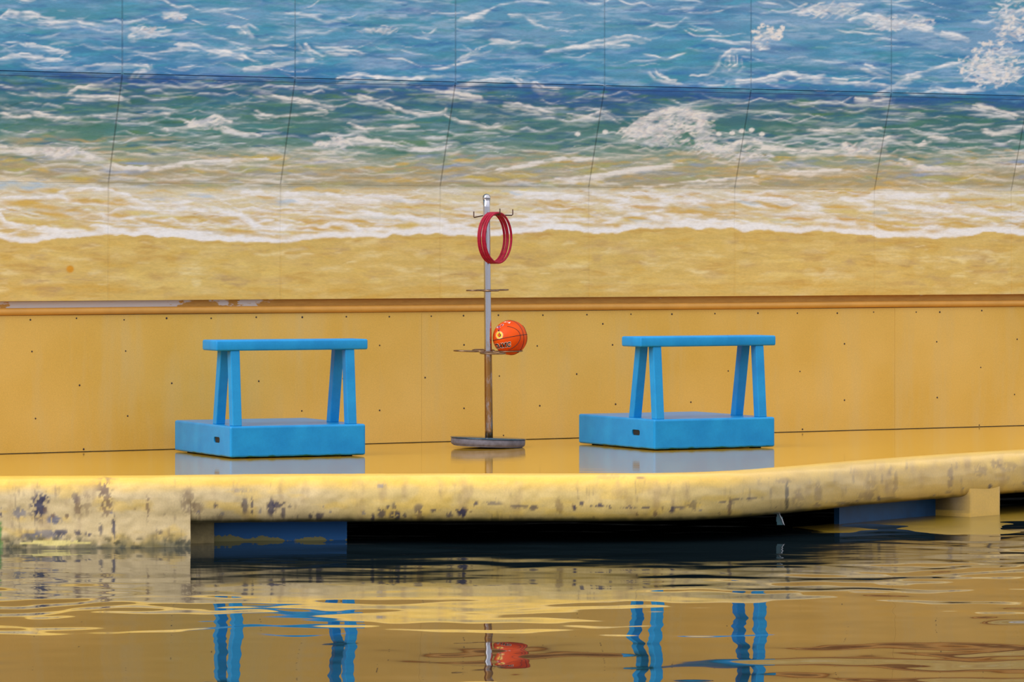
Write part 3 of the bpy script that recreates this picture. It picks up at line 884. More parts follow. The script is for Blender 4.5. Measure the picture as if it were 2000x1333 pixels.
# underside of the slab
Pu = P[:, ::12].copy(); Pu[..., 2] = -0.285
grid_obj('slab_underside', Pu, M_dark, floor)

# rounded rim, painted and worn
PROF = [(0, 0), (0.03, -0.002), (0.055, -0.008), (0.078, -0.019), (0.097, -0.034), (0.111, -0.052), (0.120, -0.074), (0.126, -0.100), (0.129, -0.130), (0.129, -0.160),
        (0.127, -0.190), (0.122, -0.220), (0.113, -0.246), (0.097, -0.268), (0.072, -0.283), (0.035, -0.292), (-0.05, -0.294)]
PIER = PROF[:9] + [(0.128, -0.17), (0.127, -0.21), (0.126, -0.25), (0.126, -0.29), (0.127, -0.33), (0.128, -0.37), (0.129, -0.41), (0.129, -0.45), (0.129, -0.55), (0.129, -0.80)]
def densify(pr, n):
    pr = np.array(pr, float)
    t = np.concatenate([[0], np.cumsum(np.hypot(*np.diff(pr, axis=0).T))])
    u = np.linspace(0, t[-1], n)
    return np.stack([np.interp(u, t, pr[:, 0]), np.interp(u, t, pr[:, 1])], -1)

def rim_colors(px, py, v, z, pier):
    """paint of the rim: yellow crown, paler worn face, scuffs and run-off stains with shapes of their own"""
    crown = sst(-0.115, -0.03, z + 0.05 * (fbm(px / 60, py / 20, 3) - 0.5))
    right = sst(1350, 1650, px)
    face = s2l((210, 184, 134)) * (1 - right)[..., None] + s2l((208, 172, 92)) * right[..., None]
    mid = sst(560, 760, px) * (1 - right)
    face = face * (1 - 0.7 * mid[..., None]) + s2l((210, 178, 96)) * 0.7 * mid[..., None]
    top = s2l((218, 174, 58)) * (1 - 0.45 * right[..., None]) + s2l((206, 170, 96)) * 0.45 * right[..., None]
    C = face * (1 - crown[..., None]) + top * crown[..., None]
    C = C * (1 + 0.22 * (fbm(px / 34, py / 18, 8) - 0.5))[..., None]
    yel = sst(0.55, 0.72, fbm(px / 70, py / 26, 2)) * 0.55
    C = C * (1 - yel[..., None]) + s2l((222, 182, 78)) * yel[..., None]
    # vertical run-off streaks
    drip = sst(0.56, 0.85, fbm(px / 22, py / 60, 6, 4)) * sst(0.0, -0.06, z) * 0.42
    C = C * (1 - drip[..., None]) + s2l((150, 118, 84)) * drip[..., None]
    drip2 = sst(0.60, 0.8, fbm(px / 6, py / 26, 13, 3)) * sst(0.5, 0.66, fbm(px / 60, py / 60, 9, 2)) * sst(0.0, -0.05, z) * 0.45
    C = C * (1 - drip2[..., None]) + s2l((120, 96, 76)) * drip2[..., None]
    n1 = fbm(px / 5, py / 6.5, 4, 4); n1 = 0.5 + (n1 - 0.5) * 1.7
    def mark(cx, cy, rx, ry, col, al, thr=0.42, grain=n1):
        nonlocal C
        r = np.hypot((px - cx) / rx, (py - cy) / ry)
        a = sst(thr + 0.03, thr + 0.17, grain + 0.42 * (1 - r)) * sst(1.35, 0.6, r) * al
        C = C * (1 - a[..., None]) + s2l(col) * a[..., None]
    NAVY = (52, 48, 76); GREY = (104, 104, 122); BROWN = (112, 84, 66); BLK = (44, 40, 36)
    for m in [(75, 990, 17, 27, NAVY, 0.95), (88, 976, 10, 12, NAVY, 0.9), (38, 1002, 14, 12, GREY, 0.7), (106, 1016, 15, 9, GREY, 0.9), (100, 1044, 44, 9, GREY, 0.75), (60, 1048, 18, 8, GREY, 0.7), (118, 1042, 18, 8, NAVY, 0.6),
              (150, 1042, 10, 6, NAVY, 0.8), (172, 1044, 7, 5, NAVY, 0.8), (145, 974, 9, 12, NAVY, 0.55), (152, 990, 8, 26, BROWN, 0.6), (170, 985, 12, 24, BROWN, 0.4), (207, 975, 15, 40, BROWN, 0.75), (200, 955, 14, 14, BROWN, 0.6),
              (222, 1030, 4, 26, NAVY, 0.85), (196, 1034, 5, 12, NAVY, 0.7), (289, 992, 5, 28, BROWN, 0.7), (310, 1040, 8, 5, NAVY, 0.6), (368, 980, 14, 28, BROWN, 0.55), (386, 992, 12, 12, BROWN, 0.5),
              (478, 988, 7, 16, NAVY, 0.7), (492, 990, 3, 20, NAVY, 0.75), (530, 992, 9, 18, NAVY, 0.85), (546, 986, 16, 7, NAVY, 0.8), (553, 1000, 5, 16, NAVY, 0.7), (570, 990, 12, 4, NAVY, 0.6), (608, 1008, 6, 8, NAVY, 0.8), (622, 1010, 9, 8, NAVY, 0.8),
              (728, 1012, 4, 9, NAVY, 0.8), (745, 1002, 9, 11, NAVY, 0.75), (772, 1008, 12, 11, NAVY, 0.8), (770, 990, 5, 8, NAVY, 0.6), (790, 1010, 4, 8, NAVY, 0.7), (818, 994, 10, 10, NAVY, 0.6), (820, 1008, 10, 16, BROWN, 0.5),
              (850, 998, 10, 4, NAVY, 0.8), (878, 1006, 7, 9, NAVY, 0.7), (903, 1002, 10, 10, NAVY, 0.95), (930, 986, 5, 6, NAVY, 0.85), (962, 984, 20, 4, NAVY, 0.6), (1016, 990, 24, 3.5, NAVY, 0.6), (1042, 992, 10, 6, NAVY, 0.7),
              (1092, 990, 9, 16, BROWN, 0.5), (1122, 992, 4, 6, NAVY, 0.9), (1136, 984, 5, 5, NAVY, 0.8), (1170, 988, 22, 3.5, NAVY, 0.9), (1190, 990, 9, 5, NAVY, 0.9), (1226, 992, 16, 4, NAVY, 0.7), (1262, 992, 10, 3, NAVY, 0.8),
              (1312, 996, 6, 7, NAVY, 0.85), (1326, 992, 12, 4, NAVY, 0.7), (1352, 988, 12, 12, NAVY, 0.5), (1368, 984, 4, 8, NAVY, 0.85), (1420, 982, 18, 2.5, NAVY, 0.7), (1450, 976, 24, 2.5, NAVY, 0.6), (1480, 974, 22, 2, NAVY, 0.55),
              (1425, 992, 4, 22, BROWN, 0.75), (1537, 972, 4, 34, BLK, 0.75), (1530, 940, 20, 5, BROWN, 0.4), (1560, 975, 14, 20, BROWN, 0.35), (1598, 965, 8, 26, BROWN, 0.45), (1596, 990, 9, 10, BROWN, 0.5), (1700, 950, 14, 30, BROWN, 0.3),
              (1748, 945, 6, 30, BROWN, 0.45), (1856, 936, 6, 28, BROWN, 0.5), (1945, 906, 12, 10, BROWN, 0.5), (1915, 920, 14, 14, BROWN, 0.4), (1970, 912, 20, 10, BROWN, 0.35), (470, 958, 26, 5, GREY, 0.3), (745, 950, 10, 4, GREY, 0.6),
              (1250, 934, 10, 3, BROWN, 0.6), (1190, 932, 30, 6, BROWN, 0.25), (210, 936, 20, 3, BROWN, 0.4), (1690, 970, 20, 8, BROWN, 0.4), (1730, 975, 30, 4, BLK, 0.5), (1650, 985, 24, 4, BLK, 0.5)]:
        mark(*m)
    for _ in range(90):
        cx = random.uniform(-500, 2400); cy = 1000 - 0.085 * max(0, cx - 1450) + random.uniform(-14, 14)
        mark(cx, cy, random.uniform(2, 6), random.uniform(2, 7), random.choice((NAVY, BROWN, GREY)), random.uniform(0.4, 0.85), 0.5)
    # grime at the pier's wet foot; the rim turns dark olive towards its underside
    foot = (sst(-0.34, -0.43, z + 0.10 * (fbm(px / 14, py / 30, 5, 3) - 0.5)) if pier else sst(-0.255, -0.29, z + 0.03 * (fbm(px / 14, py / 30, 5, 3) - 0.5)))
    C = C * (1 - 0.8 * foot[..., None]) + s2l((74, 72, 38)) * 0.8 * foot[..., None]
    if pier:
        band = sst(0.50, 0.64, fbm(px / 12, py / 9, 10, 4)) * sst(-0.33, -0.40, z) * 0.8
        C = C * (1 - band[..., None]) + s2l((58, 56, 34)) * band[..., None]
        chip = sst(0.1, -0.05, np.abs(py - 1061) / 6 + np.abs(px - 105) / 70 - 1 + 0.5 * (n1 - 0.5)) * 0.9
        C = C * (1 - chip[..., None]) + s2l((226, 206, 124)) * chip[..., None]
        grn = sst(8, 2, np.abs(px - (-2)) + 6 * (n1 - 0.5)) * sst(1015, 1025, py) * 0.9
        C = C * (1 - grn[..., None]) + s2l((40, 120, 24)) * grn[..., None]
    return C

def rim(name, i0, i1, prof, n, pier):
    pr = densify(prof, n)
    e = exy[i0:i1 + 1]; nr = enr[i0:i1 + 1]
    P = np.zeros((n, len(e), 3))
    px0 = epx[i0:i1 + 1]
    for k, (o, z) in enumerate(pr):
        w = min(1.0, abs(z) / 0.03)
        lump = (fbm(px0 / 42, np.full(len(e), k * 0.13), 4, 3) - 0.5) * 0.012 * w + (fbm(px0 / 16, np.full(len(e), k * 0.16), 9, 2) - 0.5) * 0.0022 * w
        oo = o + lump
        P[k, :, 0] = e[:, 0] + nr[:, 0] * oo; P[k, :, 1] = e[:, 1] + nr[:, 1] * oo
        P[k, :, 2] = z + lump * 0.3 * (abs(z) < 0.2)
    px, py = project(P)
    C = rim_colors(px, py, None, P[..., 2], pier)
    return grid_obj(name, P, M_edge, floor, C, flip=True), P
iP = edge_i(366)
rim('deck_rim', iP, len(epx) - 1, PROF, 44, False)
pier, Pp = rim('pier_face', 0, iP, PIER, 84, True)
# the pier's own end, turning back under the slab
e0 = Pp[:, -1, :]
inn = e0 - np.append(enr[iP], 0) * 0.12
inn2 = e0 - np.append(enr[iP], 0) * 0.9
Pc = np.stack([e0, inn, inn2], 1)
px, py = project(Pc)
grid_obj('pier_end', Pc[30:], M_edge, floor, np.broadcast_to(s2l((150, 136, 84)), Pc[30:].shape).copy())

# set-back supports under the slab
def support(px0, px1, back_off, z0, z1, mat, name='support_wall', step=8, thick=0.5):
    i0, i1 = edge_i(px0), edge_i(px1)
    ii = np.unique(np.append(np.arange(i0, i1, step), i1))
    fr = exy[ii] - enr[ii] * back_off; bk = exy[ii] - enr[ii] * (back_off + thick)
    loop = np.concatenate([fr, bk[::-1]])
    bm = bmesh.new()
    lo = [bm.verts.new((x, y, z0)) for x, y in loop]; hi = [bm.verts.new((x, y, z1)) for x, y in loop]
    n = len(loop)
    for k in range(n):
        bm.faces.new((lo[k], lo[(k + 1) % n], hi[(k + 1) % n], hi[k]))
    bm.faces.new(hi); bm.faces.new(lo[::-1])
    bmesh.ops.recalc_face_normals(bm, faces=bm.faces)
    return bm_obj(name, bm, mat, floor)
support(352, 680, 0.24, -1.2, -0.284, M_support)
M_stain = simple('stained_beige_concrete', lin(150, 130, 84), 0.6, 0, 9, 0.5)
support(352, 424, 0.12, -1.2, -0.284, M_stain, 'pier_return')
support(1680, 1872, 0.16, -1.2, -0.284, simple('blue_support_paint', lin(14, 74, 122), 0.5, 0, 8, 0.2), thick=0.04)

# yellow pillar at the right, flush with the rim
i0, i1 = edge_i(1866), edge_i(1926)
zz = np.linspace(-0.20, -0.9, 60)
Pq = np.zeros((60, i1 - i0 + 1, 3))
for k, z in enumerate(zz):
    o = 0.118
    Pq[k, :, :2] = exy[i0:i1 + 1] + enr[i0:i1 + 1] * o
    Pq[k, :, 2] = z
side = Pq[:, -1:, :] - np.append(enr[i1], 0) * np.array([0.25, 0.9])[None, :, None]
sideL = Pq[:, :1, :] - np.append(enr[i0], 0) * np.array([0.9, 0.25])[None, :, None]
Pq = np.concatenate([sideL, Pq, side], 1)
px, py = project(Pq)
C = np.broadcast_to(s2l((212, 170, 70)), Pq.shape) * (1 + 0.2 * (fbm(px / 20, py / 30, 3) - 0.5))[..., None]
g = sst(0.46, 0.6, fbm(px / 8, py / 8, 6, 3)) * sst(1900, 1885, px) * sst(960, 972, py) * 0.8
C = C * (1 - g[..., None]) + s2l((84, 76, 58)) * g[..., None]
grid_obj('pillar', Pq, M_edge, floor, C, flip=True)

# ------------------------------------------------------------------ water
WZ = -0.423
xs = np.concatenate([np.linspace(-9, -4.4, 14)[:-1], np.linspace(-4.4, 4.8, 520), np.linspace(4.8, 12, 18)[1:]])
ys = np.concatenate([np.linspace(5, 15.5, 22)[:-1], np.linspace(15.5, 22, 420)[:-1], np.linspace(22, 40, 420)])
Xw, Yw = np.meshgrid(xs, ys)
yfar = 29.35 + 0.603 * Xw - 0.02          # the pool ends at the foot of the wall, under the deck
Yw = np.where(Yw > 22, 22 + (Yw - 22) * (yfar - 22) / 18.0, Yw)
def waves(X, Y):
    r = np.random.default_rng(5)
    Z = np.zeros_like(X)
    for lam0, lam1, n, srms, ang in ((1.3, 2.6, 10, 0.0056, 1.0), (0.55, 1.2, 16, 0.0104, 1.25), (0.24, 0.55, 20, 0.0078, 1.1)):
        amp = 1.0
        if lam1 < 1.3:
            amp = 0.35 + 1.3 * sst(0.35, 0.65, fbm(X / 1.6 + 9, Y / 2.2, 3, 2))
        for _ in range(n):
            lam = r.uniform(lam0, lam1); th = math.pi / 2 + r.normal(0, ang) ; k = 2 * math.pi / lam
            a = srms * math.sqrt(2.0 / n) / k
            Z = Z + amp * a * np.sin(k * (math.cos(th) * X + math.sin(th) * Y) + r.uniform(0, 6.283))
    # finer wind ripples close to the deck
    near = sst(21.5, 24.0, Y) * 0.9 + 0.1
    for _ in range(14):
        lam = r.uniform(0.12, 0.24); th = math.pi / 2 + r.normal(0, 0.35); k = 2 * math.pi / lam
        Z = Z + near * 0.0030 * math.sqrt(2 / 14) / k * np.sin(k * (math.cos(th) * X + math.sin(th) * Y) + r.uniform(0, 6.283))
    fade = sst(-6, -4.4, X) * sst(6.4, 4.8, X) * sst(14, 15.5, Y) 
    return Z * fade
Pw = np.stack([Xw, Yw, WZ + waves(Xw, Yw)], -1)
water = grid_obj('pool_water', Pw, M_water)
tag(water, 'dark rippling pool water mirroring the yellow wall and blue stands', 'water', kind='stuff')

# low yellow step awash at the right, level with the water
up = [(1548, 1030), (1600, 1026), (1660, 1017), (1720, 1010), (1790, 1003), (1860, 996), (1930, 990), (2000, 985), (2200, 970), (2440, 956)]
lo = [(1552, 1031), (1600, 1040), (1660, 1047), (1720, 1051), (1790, 1053), (1860, 1054), (1930, 1055), (2000, 1055), (2200, 1046), (2440, 1032)]
tx = np.linspace(1548, 2440, 120)
uy = np.interp(tx, [p[0] for p in up], [p[1] for p in up]); ly_ = np.interp(tx, [p[0] for p in lo], [p[1] for p in lo])
rowsP = []
for t in np.linspace(0, 1, 20):
    y = uy * (1 - t) + ly_ * t
    zt = WZ + 0.0012 - 0.010 * max(0, t - 0.78) / 0.22
    d = F * (EYE - zt) / (y - HZ)
    rowsP.append(np.stack([(tx - 1000) / F * d, d, np.full(len(tx), zt)], -1))
last = rowsP[-1].copy(); last[:, 2] = WZ - 0.5
first = rowsP[0].copy(); first[:, 2] = WZ - 0.5
grid_obj('awash_step', np.stack([first] + rowsP + [last]), simple('algae_yellow_step', lin(126, 102, 32), 0.25, 0, 6, 0.15, spec=0.35), floor, flip=True)

# ------------------------------------------------------------------ blue stands
def rounded_box(bm, x0, x1, y0, y1, z0, z1, r=0.012, seg=3):
    sub = bmesh.new()
    box_bm(sub, x0, x1, y0, y1, z0, z1)
    bmesh.ops.bevel(sub, geom=list(sub.edges) + list(sub.verts), offset=r, segments=seg, affect='EDGES', profile=0.5)
    me = bpy.data.meshes.new('tmp'); sub.to_mesh(me); sub.free()
    bm.from_mesh(me); bpy.data.meshes.remove(me)

BW, BD, BH = 0.95, 1.10, 0.212
def make_stand(corner_px, corner_py, yaw, label):
    b = ground(corner_px, corner_py)
    e1 = Vector((math.cos(yaw), math.sin(yaw), 0)); e2 = Vector((-math.sin(yaw), math.cos(yaw), 0))
    c = b + e1 * BW / 2 + e2 * BD / 2
    root = empty('performing_stand', c, yaw)
    tag(root, label, 'stand', 'blue stands on the deck')
    def lx(a): return a - BW / 2
    def ly(a): return a - BD / 2
    # hollow base with a hand slot in its left side: four walls and a lid
    t = 0.03
    bm = bmesh.new()
    rounded_box(bm, lx(0), lx(BW), ly(0), ly(BD), 0.007, BH, 0.014)
    base = bm_obj('base', bm, M_blue_base, root, False)
    # hand slot cut through the left wall
    cut_bm = bmesh.new(); 
    rounded_box(cut_bm, lx(-0.05), lx(0.26), ly(0.205), ly(0.315), 0.095, 0.133, 0.014)
    cut = bm_obj('cutter', cut_bm, None)
    cut.parent = root
    md = base.modifiers.new('slot', 'BOOLEAN'); md.operation = 'DIFFERENCE'; md.object = cut; md.solver = 'EXACT'
    bpy.context.view_layer.update()
    dg = bpy.context.evaluated_depsgraph_get()
    me2 = bpy.data.meshes.new_from_object(base.evaluated_get(dg))
    base.modifiers.clear(); old = base.data; base.data = me2; bpy.data.meshes.remove(old)
    bpy.data.objects.remove(cut, do_unlink=True)
    # black plates stand in for the darkness of the hollow behind the slot
    bm = bmesh.new(); box_bm(bm, lx(0.006), lx(0.25), ly(0.207), ly(0.313), 0.0955, 0.0965)
    bm_obj('slot_darkness', bm, M_rubber, base)
    bm = bmesh.new(); box_bm(bm, lx(0.008), lx(0.02), ly(0.2055), ly(0.3145), 0.0952, 0.1328)
    bm_obj('slot_darkness', bm, M_rubber, base)
    for (a, d) in ((0.1, 0.1), (BW - 0.1, 0.1), (0.1, BD - 0.1), (BW - 0.1, BD - 0.1)):
        bm = bmesh.new(); lathe_bm(bm, [(0, 0), (0.04, 0), (0.042, 0.008), (0, 0.008)], 20)
        f = bm_obj('rubber_foot', bm, M_rubber, root); f.location = (lx(a), ly(d), 0)
    # bench legs splayed front to back
    zt = 0.704
    for (a0, a1) in ((0.022, 0.086), (0.828, 0.892)):
        for (b0, b1, t0, t1) in ((0.012, 0.082, 0.055, 0.125), (0.335, 0.405, 0.240, 0.310)):
            bm = bmesh.new()
            vs = box_bm(bm, lx(a0), lx(a1), ly(b0), ly(b1), BH - 0.001, zt)
            for v in vs[4:]:
                v.co.y = ly(t0) if abs(v.co.y - ly(b0)) < 1e-6 else ly(t1)
            bmesh.ops.bevel(bm, geom=list(bm.edges), offset=0.005, segments=2, affect='EDGES', profile=0.5)
            bm_obj('leg', bm, M_blue, root, False)
    bm = bmesh.new()
    rounded_box(bm, lx(-0.08), lx(0.985), ly(0.045), ly(0.322), 0.703, 0.772, 0.012)
    bm_obj('bench_seat', bm, M_blue, root, True)
    return root
make_stand(450, 897, math.radians(24), 'blue bench on a square base, left of the metal pole stand, touching the wall')
make_stand(1278, 881, math.radians(27), 'blue bench on a square base, right of the metal pole stand and basketball')

# ------------------------------------------------------------------ pole stand
D_ST = 28.24
PXY = Vector((-0.166, D_ST, 0))
st = empty('prop_stand', PXY)
tag(st, 'steel pole stand on a round grey base with hooks and wire ball rings', 'stand')
TILT = -0.0105
def pole_x(z): return TILT * z + 0.008
bm = bmesh.new()
lathe_bm(bm, [(0, 0.0), (0.236, 0.0), (0.252, 0.010), (0.256, 0.020), (0.256, 0.050), (0.252, 0.054), (0, 0.054)], 72)
base = bm_obj('base', bm, M_disc, st, True)
base.rotation_euler = (math.radians(-0.6), math.radians(2.0), 0)
base.location = (0, 0, 0.0085)
bm = bmesh.new()
lathe_bm(bm, [(0, 0.0544), (0.2615, 0.0544), (0.2625, 0.057), (0.2605, 0.060), (0, 0.060)], 72)
tp = bm_obj('top_plate', bm, M_mat_top, base, True)
bm = bmesh.new()
zs = np.linspace(0.058, 1.716, 30)
tube_bm(bm, [(pole_x(z), 0, z) for z in zs], [0.0275 - 0.0035 * sst(0.2, 1.2, z) for z in zs], 28)
bm_obj('pole', bm, M_steel, st, True)
bm = bmesh.new()
lathe_bm(bm, [(0, -0.004), (0.0255, -0.004), (0.0275, 0.0), (0.0275, 0.010)] + [(0.0275 * math.cos(a), 0.010 + 0.0275 * math.sin(a)) for a in np.linspace(0.1, 1.5, 9)] + [(0, 0.0376)], 28)
o = bm_obj('cap', bm, simple('bright_steel', lin(188, 184, 190), 0.18, 1.0, 30, 0.25), st, True); o.location = (pole_x(1.712), 0, 1.712)
# weld collars
for z in (0.658, 1.082):
    bm = bmesh.new(); lathe_bm(bm, [(0.026, -0.008), (0.031, -0.006), (0.031, 0.006), (0.026, 0.008)], 28)
    o = bm_obj('weld_collar', bm, M_hook, st, True); o.location = (pole_x(z), 0, z)
# wire rings for balls, four to a level
def wire_ring(z, ang, R, r, tilt):
    cx, cy = math.cos(ang), math.sin(ang)
    bm = bmesh.new()
    pts = []
    for k in range(48):
        a = k * 2 * math.pi / 48
        x = R + r * math.cos(a); y = r * math.sin(a)
        pts.append((pole_x(z) + x * cx - y * cy, x * cy + y * cx, z + tilt * x))
    tube_bm(bm, pts, 0.0052, 8, closed=True)
    q = R - r
    if q > 0.03:
        tube_bm(bm, [(pole_x(z) + 0.02 * cx, 0.02 * cy, z), (pole_x(z) + q * cx, q * cy, z + tilt * q)], 0.0052, 8)
    return bm_obj('ball_ring', bm, M_rod, st, True)
A0 = math.radians(13)
RB = 0.1555
for k, (tl, rr, RR) in enumerate(((0.020, 0.083, RB), (0.045, 0.075, 0.148), (0.035, 0.083, RB), (-0.04, 0.086, 0.150))):
    wire_ring(0.660, A0 + k * math.pi / 2, RR, rr, tl)
for k, tl in enumerate((0.03, 0.01, 0.0, -0.01)):
    wire_ring(1.083, A0 + k * math.pi / 2, 0.088, 0.057, tl)
# hooks
HZK = 1.6035
for (x, y, dz) in ((0.180, 0.090, -0.002), (0.092, -0.175, 0.0), (-0.090, 0.175, -0.016)):
    bm = bmesh.new()
    L = math.hypot(x, y)
    p0 = (pole_x(HZK) + x / L * 0.015, y / L * 0.015, HZK)
    p1 = (pole_x(HZK) + x * 0.96, y * 0.96, HZK + dz); p2 = (pole_x(HZK) + x, y, HZK + dz + 0.006); p3 = (pole_x(HZK) + x, y, HZK + dz + 0.042)
    tube_bm(bm, [p0, p1, p2, p3], 0.0045, 8)
    bm_obj('hook', bm, M_hook, st, True)

# ------------------------------------------------------------------ rings hanging on the front hook
lab = ['red hoop hung innermost on the front hook, touching the steel pole',
       'second red hoop from the steel pole on the front hook',
       'third red hoop from the steel pole on the front hook',
       'red hoop hung outermost at the tip of the front hook']
RR = 0.171; rt = 0.0082
for k, (fr, turn, lean) in enumerate(((0.36, 59, 0.02), (0.52, 57.5, 0.0), (0.66, 60, 0.03), (0.86, 58, -0.02))):
    bm = bmesh.new()
    # torus in the local XZ plane, origin at its lowest point
    pts = [(RR * math.cos(a), 0, RR + RR * math.sin(a)) for a in np.linspace(0, 2 * math.pi, 73)[:-1]]
    tube_bm(bm, pts, rt, 12, closed=True)
    o = bm_obj('toss_ring', bm, M_ring, None, True)
    ztop = HZK + 0.0045 - (RR - rt) * 1.0
    o.location = (PXY.x + pole_x(HZK) + 0.092 * fr, PXY.y - 0.175 * fr, ztop - RR)
    o.rotation_euler = (0, 0, math.radians(turn))
    tag(o, lab[k], 'hoop', 'red hoops on the stand')

# ------------------------------------------------------------------ basketball
BR = 0.120
ring_c = Vector((PXY.x + pole_x(0.66) + RB * math.cos(A0), PXY.y + RB * math.sin(A0), 0.660 + 0.02 * RB))
bc = ring_c + Vector((0, 0, math.sqrt((BR + 0.005) ** 2 - 0.083 ** 2)))
ball = empty('basketball', bc)
tag(ball, 'orange basketball with black seams resting in a wire ring of the stand', 'ball')
bm = bmesh.new()
bmesh.ops.create_uvsphere(bm, u_segments=64, v_segments=32, radius=BR)
bm_obj('cover', bm, M_ball, ball, True)
ZC = (670, 655); ZR = 540.0
def on_ball(x, y, k=1.0, backside=False):
    u = (x - ZC[0]) / ZR; v = (ZC[1] - y) / ZR
    q = u * u + v * v
    if q > 0.998:
        f = math.sqrt(0.998 / q); u *= f; v *= f; q = 0.998
    w = math.sqrt(1 - q)
    return Vector((u, w if backside else -w, v)) * BR * k
def seam(pts, closed=False):
    bm = bmesh.new()
    tube_bm(bm, pts, 0.0021, 6, closed=closed)
    return bm_obj('seam', bm, M_seam, ball, True)
def smooth_pts(pl, n=40):
    pl = np.array(pl, float); t = np.linspace(0, len(pl) - 1, n)
    out = []
    for q in t:
        i = min(int(q), len(pl) - 2); f = q - i
        p0, p1, p2, p3 = pl[max(i - 1, 0)], pl[i], pl[i + 1], pl[min(i + 2, len(pl) - 1)]
        out.append(0.5 * ((2 * p1) + (-p0 + p2) * f + (2 * p0 - 5 * p1 + 4 * p2 - p3) * f * f + (-p0 + 3 * p1 - 3 * p2 + p3) * f ** 3))
    return out
# great circle through the pictured line
pa, pb = on_ball(150, 745).normalized(), on_ball(700, 618).normalized()
nn = pa.cross(pb).normalized(); ta = pa; tb = nn.cross(pa)
seam([(ta * math.cos(a) + tb * math.sin(a)) * BR for a in np.linspace(0, 2 * math.pi, 97)[:-1]], True)
pa, pb = on_ball(1085, 560).normalized(), on_ball(1040, 950).normalized()
nn = pa.cross(pb).normalized(); ta = pa; tb = nn.cross(pa)
seam([(ta * math.cos(a) + tb * math.sin(a)) * BR for a in np.linspace(0, 2 * math.pi, 97)[:-1]], True)
seam([on_ball(x, y) for x, y in smooth_pts([(585, 300), (720, 325), (860, 390), (950, 480), (990, 600), (975, 710), (900, 840), (760, 960), (620, 1030)])])
seam([on_ball(x, y) for x, y in smooth_pts([(1060, 250), (1120, 360), (1165, 490), (1190, 620), (1188, 760), (1160, 860)])])
# print on the ball
def ball_poly(name, polys, mat, k, parent):
    bm = bmesh.new()
    for pl in polys:
        vs = [bm.verts.new(on_ball(x, y, k)) for x, y in pl]
        bm.faces.new(vs)
    bmesh.ops.recalc_face_normals(bm, faces=bm.faces)
    return bm_obj(name, bm, mat, parent)
def fan(cx, cy, rs, n, ex=1.0):
    polys = []
    pts = [(cx + ex * rs[i % len(rs)] * math.cos(2 * math.pi * i / n), cy + rs[i % len(rs)] * math.sin(2 * math.pi * i / n)) for i in range(n)]
    for i in range(n):
        polys.append([(cx, cy), pts[i], pts[(i + 1) % n]])
    return polys
ball_poly('sun_print', fan(340, 570, (138, 98), 36, 0.95), M_ink_cream, 1.004, ball)
ball_poly('sun_print', fan(338, 568, (100, 84), 36, 0.95), M_ink_yellow, 1.006, ball)
ball_poly('sun_print', fan(340, 572, (58,), 24, 0.85), M_ink_black, 1.008, ball)
ball_poly('sun_print', fan(326, 572, (46,), 24, 0.85), M_ink_orange, 1.010, ball)
ball_poly('sun_print', [[(330, 455), (344, 455), (346, 520), (334, 520)]], M_ink_black, 1.009, ball)
ball_poly('blot_print', fan(335, 370, (44, 34), 20, 0.8), M_ink_red, 1.005, ball)
ball_poly('blot_print', fan(318, 425, (28, 22), 16, 0.9), M_ink_black, 1.004, ball)
ball_poly('blot_print', [[(250, 330), (300, 290), (330, 330), (300, 352), (265, 360)], [(335, 300), (400, 235), (480, 228), (455, 275), (400, 310), (360, 335)]], M_ink_grey, 1.004, ball)
ball_poly('blot_print', [[(300, 310), (345, 275), (350, 320), (318, 350)], [(400, 262), (450, 240), (440, 266), (410, 280)]], simple('dark_blue_ink', lin(60, 56, 96), 0.4), 1.006, ball)
ball_poly('title_print', [[(470, 180), (520, 158), (600, 148), (690, 168), (650, 212), (600, 188), (540, 176)]], M_ink_white, 1.005, ball)
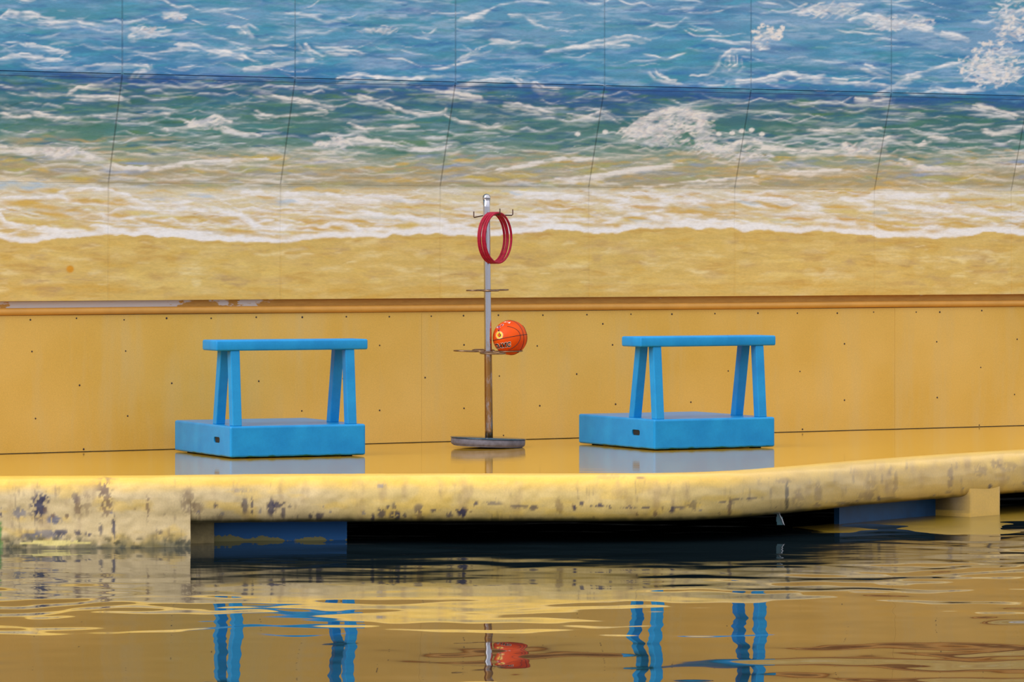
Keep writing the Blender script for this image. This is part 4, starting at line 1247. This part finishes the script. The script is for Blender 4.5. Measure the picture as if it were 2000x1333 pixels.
# lettering, wrapped on the ball
def letters(txt, offset, mat, k, name):
    cu = bpy.data.curves.new('txt', 'FONT'); cu.body = txt; cu.size = 1.0; cu.offset = offset; cu.align_x = 'CENTER'; cu.align_y = 'CENTER'; cu.space_character = 1.05
    ob = bpy.data.objects.new('txt', cu); COL.objects.link(ob)
    bpy.context.view_layer.update()
    me = bpy.data.meshes.new_from_object(ob.evaluated_get(bpy.context.evaluated_depsgraph_get()))
    bpy.data.objects.remove(ob, do_unlink=True); bpy.data.curves.remove(cu)
    bm = bmesh.new(); bm.from_mesh(me); bpy.data.meshes.remove(me)
    bmesh.ops.triangulate(bm, faces=bm.faces)
    xs_ = [v.co.x for v in bm.verts]; wd = 3.05
    ca, sa = math.cos(math.radians(9)), math.sin(math.radians(9))
    for v in bm.verts:
        X = v.co.x / wd * 480; Y = v.co.y * 190
        zx = 446 + X * ca - Y * sa * 0.0; zy = 893 - X * sa - Y
        v.co = on_ball(zx, zy, k)
    return bm_obj(name, bm, mat, ball)
letters('DAVIC', 0.11, M_ink_white, 1.006, 'lettering_outline')
letters('DAVIC', 0.05, M_ink_black, 1.012, 'lettering')

# ------------------------------------------------------------------ torn plastic strip hanging under the rim
i = edge_i(1512)
p = exy[i] + enr[i] * 0.03
sp = empty('plastic_strip', (float(p[0]), float(p[1]), -0.36))
tag(sp, 'small torn pale plastic strip hanging under the deck rim above the water', 'plastic strip')
M_pale = simple('pale_plastic', lin(206, 206, 214), 0.4)
M_teal = simple('teal_plastic', lin(40, 92, 104), 0.3)
bm = bmesh.new()
tube_bm(bm, [(0.0, 0, 0.075), (0.010, -0.004, 0.058), (0.022, -0.006, 0.034), (0.030, -0.004, 0.010), (0.038, 0, -0.002)], [0.003, 0.0035, 0.004, 0.004, 0.002], 8)
bm_obj('edge_cord', bm, M_pale, sp, True)
bm = bmesh.new()
for z0_, z1_, xa, xb in ((0.078, 0.05, -0.01, 0.012), (0.05, 0.02, -0.014, 0.026), (0.02, 0.0, -0.010, 0.032)):
    box_bm(bm, xa, xb, 0.0, 0.003, z1_, z0_)
bm_obj('film', bm, M_teal, sp)
